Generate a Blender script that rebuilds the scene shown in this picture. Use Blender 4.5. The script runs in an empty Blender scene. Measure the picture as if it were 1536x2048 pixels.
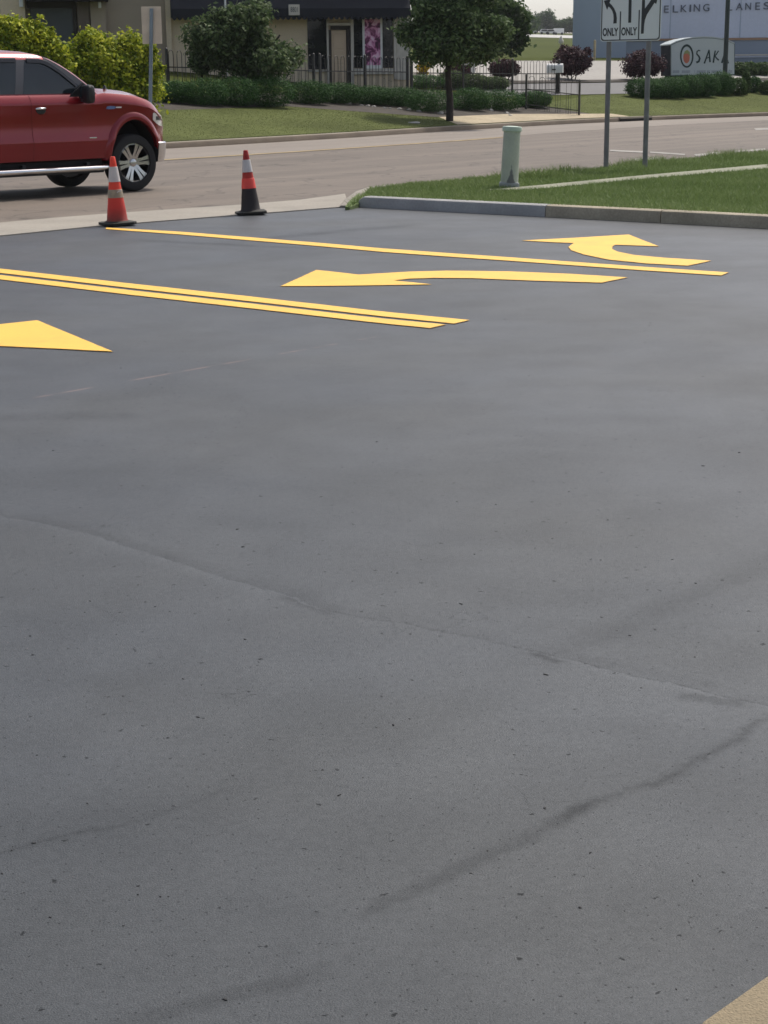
SKY=.15; SUNE=2.2; EXPO=0.34; LOT=.050; HAZE=0.00015
import bpy, bmesh, math, random
import numpy as np
from mathutils import Vector, Matrix
random.seed(7); rng=np.random.default_rng(11)
scene=bpy.context.scene; col=scene.collection
PI=math.pi
# ------------------------------------------------------------------ camera geometry (photo is 1536x2048)
F=3200.0; PITCH=math.atan(864/3200); ROLL=math.radians(-0.6); H=1.6
def ray(x,y):
    a,b=x-768,-(y-1024); c,s=math.cos(ROLL),math.sin(ROLL)
    rx,ry=a*c-b*s,a*s+b*c; cp,sp=math.cos(PITCH),math.sin(PITCH)
    return (rx,F*cp+ry*sp,-F*sp+ry*cp)
def at(x,y,z=0.0):                       # where a sight line meets a level plane
    d=ray(x,y); t=(z-H)/d[2]; return (d[0]*t,d[1]*t)
def far(x,y,Y):                          # a point on a sight line at depth Y
    d=ray(x,y); t=Y/d[1]; return Vector((d[0]*t,Y,H+d[2]*t))
# ------------------------------------------------------------------ land beyond the road: s along the kerb, u behind it
K0=(-5.26,41.01); KT=(0.617,0.787); KN=(-0.787,0.617)
BS=[(-300,0),(0,0),(2.78,0.15),(7.6,.45),(13.8,1.3),(21.8,1.8),(28,1.3),(34.5,0.0),(60,-5),(200,-25),(2000,-25)]
ZS=[(-1e4,0),(0,.14),(5,.72),(11,1.4),(17,2.2),(23,2.7),(42,2.9),(211,11),(270,14.5),(292,16),(330,18),(600,24),(3000,24)]
def lerp(T,x):
    for (a,b),(c,d) in zip(T,T[1:]):
        if x<=c: return b+(d-b)*(x-a)/(c-a)
    return T[-1][1]
def su(X,Y):
    dx,dy=X-K0[0],Y-K0[1]; s=dx*KT[0]+dy*KT[1]; return s,dx*KN[0]+dy*KN[1]-lerp(BS,s)
def xy(s,u):
    p=u+lerp(BS,s); return K0[0]+s*KT[0]+p*KN[0],K0[1]+s*KT[1]+p*KN[1]
def tz(X,Y):
    u=su(X,Y)[1]; return 0.0 if u<0 else lerp(ZS,u)
def hit(x,y):
    d=ray(x,y); t=5/3200
    while t<1200/3200:
        X,Y,Z=d[0]*t,d[1]*t,H+d[2]*t
        if Z<=tz(X,Y): return Vector((X,Y,tz(X,Y)))
        t+=(0.1 if t<90/3200 else .5)/3200
# ------------------------------------------------------------------ materials
def mat(name,c,rough=.7,metal=0.0,var=.12,vs=3.0,bump=0.0,bs=60.0,coat=0.0,var2=0.0,vs2=40.0,emit=None,spec=.5,trans=0.0,tex='Object'):
    m=bpy.data.materials.new(name); m.use_nodes=True; N=m.node_tree.nodes; L=m.node_tree.links
    b=N['Principled BSDF']; b.inputs['Roughness'].default_value=rough; b.inputs['Metallic'].default_value=metal
    b.inputs['Coat Weight'].default_value=coat; b.inputs['Coat Roughness'].default_value=.08
    b.inputs['Specular IOR Level'].default_value=spec
    tc=N.new('ShaderNodeTexCoord'); src=None
    def noise(s,d=4):
        n=N.new('ShaderNodeTexNoise'); n.inputs['Scale'].default_value=s; n.inputs['Detail'].default_value=d
        L.new(tc.outputs[tex],n.inputs['Vector']); return n
    def ramp(fac,lo,hi):
        r=N.new('ShaderNodeMapRange'); r.inputs['From Min'].default_value=.3; r.inputs['From Max'].default_value=.7
        r.inputs['To Min'].default_value=lo; r.inputs['To Max'].default_value=hi; L.new(fac,r.inputs['Value']); return r.outputs['Result']
    v=ramp(noise(vs).outputs['Fac'],1-var,1+var)
    if var2:
        v2=ramp(noise(vs2,2).outputs['Fac'],1-var2,1+var2); mu=N.new('ShaderNodeMath'); mu.operation='MULTIPLY'
        L.new(v,mu.inputs[0]); L.new(v2,mu.inputs[1]); v=mu.outputs[0]
    vm=N.new('ShaderNodeVectorMath'); vm.operation='SCALE'; vm.inputs[0].default_value=c[:3]; L.new(v,vm.inputs['Scale'])
    L.new(vm.outputs[0],b.inputs['Base Color'])
    if bump:
        bn=noise(bs,3); bp=N.new('ShaderNodeBump'); bp.inputs['Strength'].default_value=bump; bp.inputs['Distance'].default_value=.01
        L.new(bn.outputs['Fac'],bp.inputs['Height']); L.new(bp.outputs[0],b.inputs['Normal'])
    return m
def leafmat(name,cols,trans=.3,rough=.6):
    m=bpy.data.materials.new(name); m.use_nodes=True; N=m.node_tree.nodes; L=m.node_tree.links
    b=N['Principled BSDF']; b.inputs['Roughness'].default_value=rough; b.inputs['Specular IOR Level'].default_value=.12
    a=N.new('ShaderNodeAttribute'); a.attribute_name='tint'
    r=N.new('ShaderNodeValToRGB'); e=r.color_ramp.elements
    e[0].position=0; e[0].color=(*cols[0],1); e[1].position=1; e[1].color=(*cols[-1],1)
    for i,c in enumerate(cols[1:-1]):
        k=e.new((i+1)/(len(cols)-1)); k.color=(*c,1)
    L.new(a.outputs['Fac'],r.inputs[0]); L.new(r.outputs[0],b.inputs['Base Color'])
    t=N.new('ShaderNodeBsdfTranslucent'); L.new(r.outputs[0],t.inputs['Color'])
    mx=N.new('ShaderNodeMixShader'); mx.inputs[0].default_value=trans
    L.new(b.outputs[0],mx.inputs[1]); L.new(t.outputs[0],mx.inputs[2]); L.new(mx.outputs[0],N['Material Output'].inputs['Surface'])
    return m
def glassmat(name,c,rough=.03,var=.1):
    m=mat(name,c,rough,var=var,spec=.6); return m
# ------------------------------------------------------------------ mesh building
class MB:
    def __init__(s): s.v=[]; s.f=[]; s.m=[]
    def add(s,vs,fs,m=0):
        o=len(s.v); s.v+=[tuple(p) for p in vs]; s.f+=[tuple(i+o for i in f) for f in fs]; s.m+=[m]*len(fs); return s
    def box(s,x0,x1,y0,y1,z0,z1,m=0):
        return s.add([(x0,y0,z0),(x1,y0,z0),(x1,y1,z0),(x0,y1,z0),(x0,y0,z1),(x1,y0,z1),(x1,y1,z1),(x0,y1,z1)],
            [(0,3,2,1),(4,5,6,7),(0,1,5,4),(1,2,6,5),(2,3,7,6),(3,0,4,7)],m)
    def loft(s,rings,m=0,cap=True,closed=True):
        n=len(rings[0]); vs=[p for r in rings for p in r]; fs=[]
        for i in range(len(rings)-1):
            for j in range(n if closed else n-1):
                a=i*n+j; b=i*n+(j+1)%n; fs.append((a,b,b+n,a+n))
        if cap: fs.append(tuple(range(n-1,-1,-1))); fs.append(tuple(range((len(rings)-1)*n,len(rings)*n)))
        return s.add(vs,fs,m)
    def tube(s,pts,r,n=8,m=0,cap=True):
        pts=[Vector(p) for p in pts]; rr=r if isinstance(r,(list,tuple)) else [r]*len(pts); rings=[]
        up=Vector((0.13,0.21,1)).normalized(); d0=(pts[-1]-pts[0]).normalized()
        if abs(d0.dot(up))>.9: up=Vector((1,.1,.05)).normalized()
        for i,p in enumerate(pts):
            d=(pts[min(i+1,len(pts)-1)]-pts[max(i-1,0)]).normalized(); a=d.cross(up).normalized(); b=d.cross(a)
            rings.append([p+(a*math.cos(2*PI*k/n)+b*math.sin(2*PI*k/n))*rr[i] for k in range(n)])
        return s.loft(rings,m,cap)
    def lathe(s,prof,n=24,c=(0,0,0),axis='z',m=0,cap=True):
        rings=[]
        for r,h in prof:
            R=[]
            for k in range(n):
                a=2*PI*k/n; x,y=r*math.cos(a),r*math.sin(a)
                R.append((c[0]+x,c[1]+y,c[2]+h) if axis=='z' else (c[0]+x,c[1]+h,c[2]+y))
            rings.append(R)
        return s.loft(rings,m,cap)
    def prism(s,poly,y0,y1,m=0,fn=None):   # polygon in (a,b) extruded from y0 to y1; fn maps (a,depth,b) to a point
        fn=fn or (lambda a,y,b:(a,y,b)); n=len(poly)
        vs=[fn(a,y0,b) for a,b in poly]+[fn(a,y1,b) for a,b in poly]
        fs=[tuple(range(n)),tuple(range(2*n-1,n-1,-1))]+[(i,i+n,(i+1)%n+n,(i+1)%n) for i in range(n)]
        return s.add(vs,fs,m)
    def build(s,name,mats,parent=None,smooth=0,bevel=0,tri=False):
        me=bpy.data.meshes.new(name); me.from_pydata(s.v,[],s.f)
        if not isinstance(mats,(list,tuple)): mats=[mats]
        for m in mats: me.materials.append(m)
        me.polygons.foreach_set('material_index',s.m)
        bm=bmesh.new(); bm.from_mesh(me); bmesh.ops.remove_doubles(bm,verts=bm.verts,dist=1e-5)
        big=[f for f in bm.faces if len(f.verts)>4]
        if big: bmesh.ops.triangulate(bm,faces=big,ngon_method='EAR_CLIP')
        bmesh.ops.recalc_face_normals(bm,faces=bm.faces); bm.to_mesh(me); bm.free()
        if smooth:
            me.polygons.foreach_set('use_smooth',[True]*len(me.polygons)); me.set_sharp_from_angle(angle=math.radians(smooth))
        o=bpy.data.objects.new(name,me); col.objects.link(o)
        if parent: o.parent=parent
        if bevel:
            b=o.modifiers.new('Bevel','BEVEL'); b.width=bevel; b.segments=2; b.limit_method='ANGLE'
        return o
def tag(o,label,cat,group=None,kind=None):
    o['label']=label; o['category']=cat
    if group: o['group']=group
    if kind: o['kind']=kind
    return o
def thing(name,label,cat,loc=(0,0,0),rz=0,group=None):
    o=bpy.data.objects.new(name,None); o.empty_display_size=.2; col.objects.link(o); o.location=loc; o.rotation_euler=(0,0,rz)
    return tag(o,label,cat,group)
def copy_tree(o,parent=None):
    c=o.copy(); col.objects.link(c)
    if parent: c.parent=parent
    for ch in [k for k in bpy.data.objects if k.parent==o]: copy_tree(ch,c)
    return c
def text_poly(txt,w,h,extr=.002,shear=0,off=0):
    cu=bpy.data.curves.new('lettering','FONT'); cu.body=txt; cu.extrude=extr; cu.shear=shear; cu.offset=off; cu.resolution_u=6
    o=bpy.data.objects.new('lettering',cu); col.objects.link(o); bpy.context.view_layer.update()
    me=bpy.data.meshes.new_from_object(o.evaluated_get(bpy.context.evaluated_depsgraph_get()))
    vs=[v.co.copy() for v in me.vertices]; fs=[tuple(p.vertices) for p in me.polygons]
    bpy.data.objects.remove(o); bpy.data.meshes.remove(me)
    x0=min(v.x for v in vs); x1=max(v.x for v in vs); y0=min(v.y for v in vs); y1=max(v.y for v in vs)
    return [((v.x-x0)/(x1-x0)*w,(v.y-y0)/(y1-y0)*h,v.z) for v in vs],fs
def flat(name,pts,z,m,label=None,cat=None,kind=None,group=None,cuts=0):
    o=MB(); bm=bmesh.new(); bm.faces.new([bm.verts.new((p[0],p[1],z)) for p in pts])
    bmesh.ops.triangulate(bm,faces=bm.faces,ngon_method='EAR_CLIP')
    bmesh.ops.recalc_face_normals(bm,faces=bm.faces)
    for f in bm.faces:
        if f.normal.z<0: f.normal_flip()
    me=bpy.data.meshes.new(name); bm.to_mesh(me); bm.free(); me.materials.append(m)
    ob=bpy.data.objects.new(name,me); col.objects.link(ob)
    if label: tag(ob,label,cat,group,kind)
    return ob
def npmesh(name,v,f,mats,parent=None,tint=None,mi=None):
    me=bpy.data.meshes.new(name); k=f.shape[1]
    me.vertices.add(len(v)); me.vertices.foreach_set('co',v.astype(np.float32).ravel())
    me.loops.add(f.size); me.loops.foreach_set('vertex_index',f.astype(np.int32).ravel())
    me.polygons.add(len(f)); me.polygons.foreach_set('loop_start',np.arange(0,f.size,k,dtype=np.int32))
    me.update(calc_edges=True)
    for m in (mats if isinstance(mats,(list,tuple)) else [mats]): me.materials.append(m)
    if tint is not None:
        a=me.attributes.new('tint','FLOAT','FACE'); a.data.foreach_set('value',tint.astype(np.float32))
    o=bpy.data.objects.new(name,me); col.objects.link(o)
    if parent: o.parent=parent
    return o
def leaves(name,blobs,n,size,m,parent=None,shell=.55,up=.4,clump=.0,aspect=.55,floor=None,sprigs=0):
    """many small leaf-sized faces through the volume of a few overlapping ellipsoids"""
    blobs=list(blobs)
    for i in range(sprigs):                              # loose sprays of leaves standing out of the outline
        c,r=blobs[int(rng.integers(len(blobs)))] if i<sprigs else None; d=rng.normal(size=3); d[2]=abs(d[2])*.8-.15; d/=np.linalg.norm(d)
        q=.10+.16*rng.random(); rr=max(r)
        blobs.append((tuple(np.array(c)+d*np.array(r)*(.92+.22*rng.random())),(rr*q*(.6+.8*rng.random()),rr*q,rr*q*(.6+.9*rng.random()))))
    w=np.array([b[1][0]*b[1][1]*b[1][2] for b in blobs])**(2/3); w/=w.sum()
    P=[];NR=[];TT=[]
    for b,k in zip(blobs,(w*n).astype(int)):
        c,r=np.array(b[0],float),np.array(b[1],float)
        d=rng.normal(size=(k,3)); d/=np.linalg.norm(d,axis=1)[:,None]
        rad=shell+(1-shell)*rng.random(k)**.6; rad*=1+.10*rng.normal(size=k)
        # clumps: push leaves out or pull them in by direction so that the outline is uneven
        ph=rng.random(6)*6.28
        lump=sum(np.sin(d[:,i%3]*(4+2*i)+d[:,(i+1)%3]*(3+i)+ph[i]) for i in range(6))/6
        rad*=1+clump*lump
        P.append(c+d*r*rad[:,None]); NR.append(d); TT.append(.5+.35*lump+.22*rng.normal(size=k))
    P=np.concatenate(P); D=np.concatenate(NR); T=np.clip(np.concatenate(TT),0,1)
    if floor is not None:
        ok=P[:,2]>floor; P,D,T=P[ok],D[ok],T[ok]
    k=len(P); nr=D*.6+rng.normal(size=(k,3))*.7; nr[:,2]+=up; nr/=np.linalg.norm(nr,axis=1)[:,None]
    t=np.cross(nr,rng.normal(size=(k,3))); t/=np.linalg.norm(t,axis=1)[:,None]; b=np.cross(nr,t)
    s=size*(.6+.8*rng.random(k))[:,None]
    V=np.stack([P-t*s*.5,P+b*s*aspect*.5+nr*s*.08,P+t*s*.5,P-b*s*aspect*.5+nr*s*.08],1).reshape(-1,3)
    return npmesh(name,V,np.arange(4*k).reshape(-1,4),m,parent,T)
def inpoly(P,poly):
    x,y=P[:,0],P[:,1]; r=np.zeros(len(P),bool); n=len(poly)
    for i in range(n):
        (x1,y1),(x2,y2)=poly[i][:2],poly[(i+1)%n][:2]
        c=((y1>y)!=(y2>y)); xi=(x2-x1)*(y-y1)/((y2-y1) if y2!=y1 else 1e-9)+x1
        r^=c&(x<xi)
    return r
def blades(name,P,h,w,m,label,cat='grass',tv=.2):
    k=len(P); a=rng.random(k)*6.28; hh=h*(.5+rng.random(k)) if np.isscalar(h) else h*(.5+rng.random(k))
    ln=rng.normal(size=(k,2))*.75*hh[:,None]; dx=np.stack([np.cos(a),np.sin(a)],1)*(w*(.6+.8*rng.random(k)))[:,None]/2
    z=P[:,2]
    A=np.column_stack([P[:,:2]-dx,z-.01]); B=np.column_stack([P[:,:2]+dx,z-.01]); C=np.column_stack([P[:,:2]+ln,z+hh])
    V=np.stack([A,B,C],1).reshape(-1,3)
    lo=np.sin(P[:,0]*.9+1.3*np.sin(P[:,1]*.6))*.5+.5*np.sin(P[:,1]*2.1+P[:,0]*1.7)
    t=np.clip(.5+.16*lo+tv*rng.normal(size=k),0,1)
    return tag(npmesh(name,V,np.arange(3*k).reshape(-1,3),m,None,t),label,cat,None,'stuff')
# ------------------------------------------------------------------ camera, sky, sun
cam=bpy.data.cameras.new('camera'); cam.sensor_fit='VERTICAL'; cam.sensor_height=24; cam.lens=24*F/2048; cam.clip_start=.1; cam.clip_end=4000
co=bpy.data.objects.new('camera',cam); col.objects.link(co); co.location=(0,0,H)
co.matrix_world=Matrix.Translation((0,0,H))@Matrix.Rotation(PI/2-PITCH,4,'X')@Matrix.Rotation(ROLL,4,'Z'); scene.camera=co
SUN_AZ=math.radians(33); SUN_EL=math.radians(56)
w=bpy.data.worlds.new('World'); scene.world=w; w.use_nodes=True
bg=w.node_tree.nodes['Background']; sk=w.node_tree.nodes.new('ShaderNodeTexSky'); sk.sky_type='NISHITA'; sk.sun_disc=False
sk.sun_elevation=SUN_EL; sk.sun_rotation=SUN_AZ; sk.air_density=.75; sk.dust_density=3.5; sk.ozone_density=0.0; sk.altitude=200
bw=w.node_tree.nodes.new('ShaderNodeRGBToBW'); hs=w.node_tree.nodes.new('ShaderNodeMix'); hs.data_type='RGBA'; hs.inputs[0].default_value=.45; w.node_tree.links.new(sk.outputs[0],bw.inputs[0]); w.node_tree.links.new(sk.outputs[0],hs.inputs[6]); w.node_tree.links.new(bw.outputs[0],hs.inputs[7]); w.node_tree.links.new(hs.outputs[2],bg.inputs['Color']); bg.inputs['Strength'].default_value=SKY
sl=bpy.data.lights.new('sun','SUN'); sl.energy=SUNE; sl.angle=math.radians(6); sl.color=(1,.95,.87)
so=bpy.data.objects.new('sun',sl); col.objects.link(so); so.location=(20,20,40)
sd=Vector((math.sin(SUN_AZ)*math.cos(SUN_EL),math.cos(SUN_AZ)*math.cos(SUN_EL),math.sin(SUN_EL)))
so.rotation_euler=sd.to_track_quat('Z','Y').to_euler()
scene.view_settings.view_transform='Standard'; scene.view_settings.look='None'; scene.view_settings.exposure=EXPO; scene.view_settings.gamma=1
scene.cycles.filter_width=1.55

# ------------------------------------------------------------------ lot surface: sealed asphalt with seams, streaks, grain and specks
def lot_material():
    m=bpy.data.materials.new('sealed_asphalt'); m.use_nodes=True; N=m.node_tree.nodes; L=m.node_tree.links
    B=N['Principled BSDF']; B.inputs['Specular IOR Level'].default_value=.35
    tc=N.new('ShaderNodeTexCoord'); P=tc.outputs['Object']
    def noise(s,d=3,src=P,r=.5):
        n=N.new('ShaderNodeTexNoise'); n.inputs['Scale'].default_value=s; n.inputs['Detail'].default_value=d; n.inputs['Roughness'].default_value=r
        L.new(src,n.inputs['Vector']); return n
    def mr(v,a,b,c,d):
        r=N.new('ShaderNodeMapRange'); r.interpolation_type='SMOOTHSTEP'
        for k,x in zip(('From Min','From Max','To Min','To Max'),(a,b,c,d)): r.inputs[k].default_value=x
        L.new(v,r.inputs['Value']); return r.outputs['Result']
    def ma(op,a,b=None):
        n=N.new('ShaderNodeMath'); n.operation=op
        for i,x in enumerate((a,b)):
            if x is None: continue
            if isinstance(x,(int,float)): n.inputs[i].default_value=x
            else: L.new(x,n.inputs[i])
        return n.outputs[0]
    def vm(op,a,b):
        n=N.new('ShaderNodeVectorMath'); n.operation=op
        for i,x in enumerate((a,b)):
            if isinstance(x,tuple): n.inputs[i].default_value=x
            else: L.new(x,n.inputs[i])
        return n
    # coordinates shaken by noise so that seams wander
    nz=noise(2.2,3); dv=vm('SUBTRACT',nz.outputs['Color'],(.5,.5,.5)); sc=N.new('ShaderNodeVectorMath'); sc.operation='SCALE'
    L.new(dv.outputs[0],sc.inputs[0]); sc.inputs['Scale'].default_value=.16
    nz2=noise(34,5,P,.7); dv2=vm('SUBTRACT',nz2.outputs['Color'],(.5,.5,.5)); sc2=N.new('ShaderNodeVectorMath'); sc2.operation='SCALE'
    L.new(dv2.outputs[0],sc2.inputs[0]); sc2.inputs['Scale'].default_value=.05
    PW=vm('ADD',vm('ADD',P,sc.outputs[0]).outputs[0],sc2.outputs[0]).outputs[0]
    val=mr(noise(.35,4).outputs['Fac'],.3,.7,.92,1.08)
    val=ma('MULTIPLY',val,mr(noise(2.2,5,P,.65).outputs['Fac'],.3,.7,.93,1.07))
    mp=N.new('ShaderNodeMapping'); mp.inputs['Rotation'].default_value=(0,0,math.radians(40)); mp.inputs['Scale'].default_value=(.5,3.0,1); L.new(P,mp.inputs['Vector'])
    val=ma('MULTIPLY',val,mr(noise(1.0,4,mp.outputs[0]).outputs['Fac'],.35,.7,1.015,.975))
    val=ma('MULTIPLY',val,mr(noise(150,2,P,.7).outputs['Fac'],.25,.75,.90,1.11))
    val=ma('MULTIPLY',val,mr(noise(45,3,P,.6).outputs['Fac'],.3,.7,.93,1.07))
    val=ma('MULTIPLY',val,mr(noise(420,1).outputs['Fac'],.3,.7,.86,1.15))
    def seg(A,Bp,prof,val,fade=.12):
        A=Vector((*A,0)); Bp=Vector((*Bp,0)); ln=(Bp-A).length; d=(Bp-A)/ln; n=Vector((-d.y,d.x,0))
        pa=vm('SUBTRACT',PW,tuple(A)).outputs[0]
        s=vm('DOT_PRODUCT',pa,tuple(d)).outputs['Value']; t=vm('DOT_PRODUCT',pa,tuple(n)).outputs['Value']
        mask=ma('MULTIPLY',mr(s,-fade*ln,fade*ln*.5,0,1),mr(s,ln*(1-fade*.5),ln*(1+fade),1,0))
        mask=ma('MULTIPLY',mask,mr(noise(5.5,5,P,.7).outputs['Fac'],.36,.60,.55,1.15))
        r=N.new('ShaderNodeValToRGB'); R=.4
        el=r.color_ramp.elements; pts=sorted(prof)
        el[0].position=(pts[0][0]+R)/(2*R); el[0].color=(pts[0][1],)*3+(1,); el[1].position=(pts[-1][0]+R)/(2*R); el[1].color=(pts[-1][1],)*3+(1,)
        for o,vv in pts[1:-1]:
            e=el.new((o+R)/(2*R)); e.color=(vv,vv,vv,1)
        L.new(mr(t,-R,R,0,1),r.inputs[0])
        n_=N.new('ShaderNodeMix'); n_.data_type='FLOAT'; L.new(mask,n_.inputs[0]); n_.inputs[2].default_value=.5
        L.new(r.outputs[0],n_.inputs[3])
        return ma('MULTIPLY',val,ma('POWER',ma('MULTIPLY',n_.outputs[0],2.0),1.35))
    J=lambda x,y:at(x,y)
    # lap seam between two passes of sealer (dark lip behind a crisp edge), then streaks
    lip=[(-.10,.5),(-.03,.53),(-.004,.54),(.004,.38),(.05,.42),(.14,.5)]
    for a,b in (((-40,1020),(330,1112)),((330,1112),(655,1215))): val=seg(J(*a),J(*b),[(-.12,.5),(-.03,.54),(-.003,.55),(.006,.43),(.06,.455),(.15,.5)],val,.06)
    val=seg(J(655,1215),J(1100,1310),[(-.06,.5),(-.012,.5),(0,.36),(.012,.47),(.07,.47),(.12,.5)],val,.06)
    val=seg(J(1100,1310),J(1600,1425),[(-.08,.5),(-.02,.54),(-.004,.53),(.002,.36),(.012,.47),(.06,.45),(.12,.5)],val,.06)
    val=seg(J(1375,1388),J(1500,1402),[(-.07,.5),(-.045,.40),(.0,.37),(.02,.47),(.05,.5)],val,.2); val=seg(J(1060,1308),J(1120,1322),[(-.05,.5),(-.01,.33),(.008,.36),(.03,.5)],val,.3)
    val=seg(J(560,1190),J(660,1222),[(-.06,.5),(-.01,.42),(.004,.36),(.02,.47),(.05,.5)],val,.2)
    st=[(-.045,.5),(-.02,.44),(-.006,.37),(.008,.38),(.018,.45),(.045,.5)]
    val=seg(J(1130,1640),J(1560,1425),st,val); val=seg(J(760,1820),J(1180,1615),[(-.06,.5),(-.02,.41),(.012,.42),(.05,.5)],val)
    val=seg(J(230,2060),J(620,1930),[(-.06,.5),(-.02,.42),(.012,.43),(.05,.5)],val)
    val=seg(J(1150,1290),J(1600,1100),[(-.12,.5),(-.03,.44),(.03,.45),(.12,.5)],val)
    val=seg(J(-60,1730),J(420,1585),[(-.05,.5),(-.01,.46),(0,.4),(.01,.47),(.05,.5)],val)
    val=seg(J(0,835),J(260,828),[(-.2,.5),(-.06,.44),(.06,.45),(.2,.5)],val)
    val=seg(J(520,478),J(800,452),[(-.3,.5),(-.08,.38),(.08,.38),(.3,.5)],val,.3)
    val=seg(J(300,482),J(600,496),[(-.2,.5),(-.05,.40),(.05,.40),(.2,.5)],val,.3)
    val=seg(J(420,670),J(1000,600),[(-.3,.5),(-.08,.46),(.08,.46),(.3,.5)],val,.3)
    # small dark pits and tar specks
    for scl,th,lo,kp in ((8,.050,.34,.445),(24,.08,.46,.43),(60,.14,.68,.42)):
        vo=N.new('ShaderNodeTexVoronoi'); vo.voronoi_dimensions='2D'; vo.inputs['Scale'].default_value=scl; L.new(PW if scl<20 else P,vo.inputs['Vector'])
        keep=mr(vo.outputs['Color'],kp-.02,kp,1,0)
        spot=ma('MULTIPLY',mr(vo.outputs['Distance'],th*.5,th,1,0),keep)
        val=ma('MULTIPLY',val,mr(spot,0,1,1,lo))
    # hairline cracks in the older part near the viewer
    vc=N.new('ShaderNodeTexVoronoi'); vc.feature='DISTANCE_TO_EDGE'; vc.inputs['Scale'].default_value=2.6; L.new(PW,vc.inputs['Vector'])
    ck=ma('MULTIPLY',mr(vc.outputs['Distance'],.0,.0045,1,0),mr(noise(1.7,2).outputs['Fac'],.55,.66,0,1)); val=ma('MULTIPLY',val,mr(ck,0,1,1,.6))
    cb=N.new('ShaderNodeMix'); cb.data_type='RGBA'; L.new(mr(noise(.5,3).outputs['Fac'],.35,.65,0,1),cb.inputs[0])
    cb.inputs[6].default_value=(LOT*.88,LOT*1.0,LOT*1.15,1); cb.inputs[7].default_value=(LOT*.92,LOT*1.0,LOT*1.06,1)
    s=N.new('ShaderNodeVectorMath'); s.operation='SCALE'; L.new(cb.outputs[2],s.inputs[0]); L.new(val,s.inputs['Scale']); col_=s.outputs[0]
    L.new(ma('MINIMUM',ma('MULTIPLY',val,.36),.7),B.inputs['Specular IOR Level'])
    # worn chalk line
    A,Bq=Vector((*J(60,797),0)),Vector((*J(760,672),0)); ln=(Bq-A).length; d=(Bq-A)/ln; n=Vector((-d.y,d.x,0)); pa=vm('SUBTRACT',P,tuple(A)).outputs[0]
    t=ma('ABSOLUTE',vm('DOT_PRODUCT',pa,tuple(n)).outputs['Value']); s_=vm('DOT_PRODUCT',pa,tuple(d)).outputs['Value']
    k=ma('MULTIPLY',mr(t,.004,.02,1,0),ma('MULTIPLY',mr(s_,0,.1,0,1),mr(s_,ln-.1,ln,1,0))); k=ma('MULTIPLY',k,mr(noise(5,4).outputs['Fac'],.42,.62,0,.55))
    ch=N.new('ShaderNodeMix'); ch.data_type='RGBA'; L.new(k,ch.inputs[0]); L.new(col_,ch.inputs[6]); ch.inputs[7].default_value=(.24,.155,.135,1)
    L.new(ch.outputs[2],B.inputs['Base Color'])
    L.new(mr(noise(1.2,4).outputs['Fac'],.3,.7,.46,.54),B.inputs['Roughness'])
    bp=N.new('ShaderNodeBump'); bp.inputs['Strength'].default_value=.5; bp.inputs['Distance'].default_value=.005
    L.new(noise(230,3,P,.7).outputs['Fac'],bp.inputs['Height']); bp2=N.new('ShaderNodeBump'); bp2.inputs['Strength'].default_value=.10; bp2.inputs['Distance'].default_value=.03
    L.new(noise(2.5,4).outputs['Fac'],bp2.inputs['Height']); L.new(bp.outputs[0],bp2.inputs['Normal']); L.new(bp2.outputs[0],B.inputs['Normal'])
    return m
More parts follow.
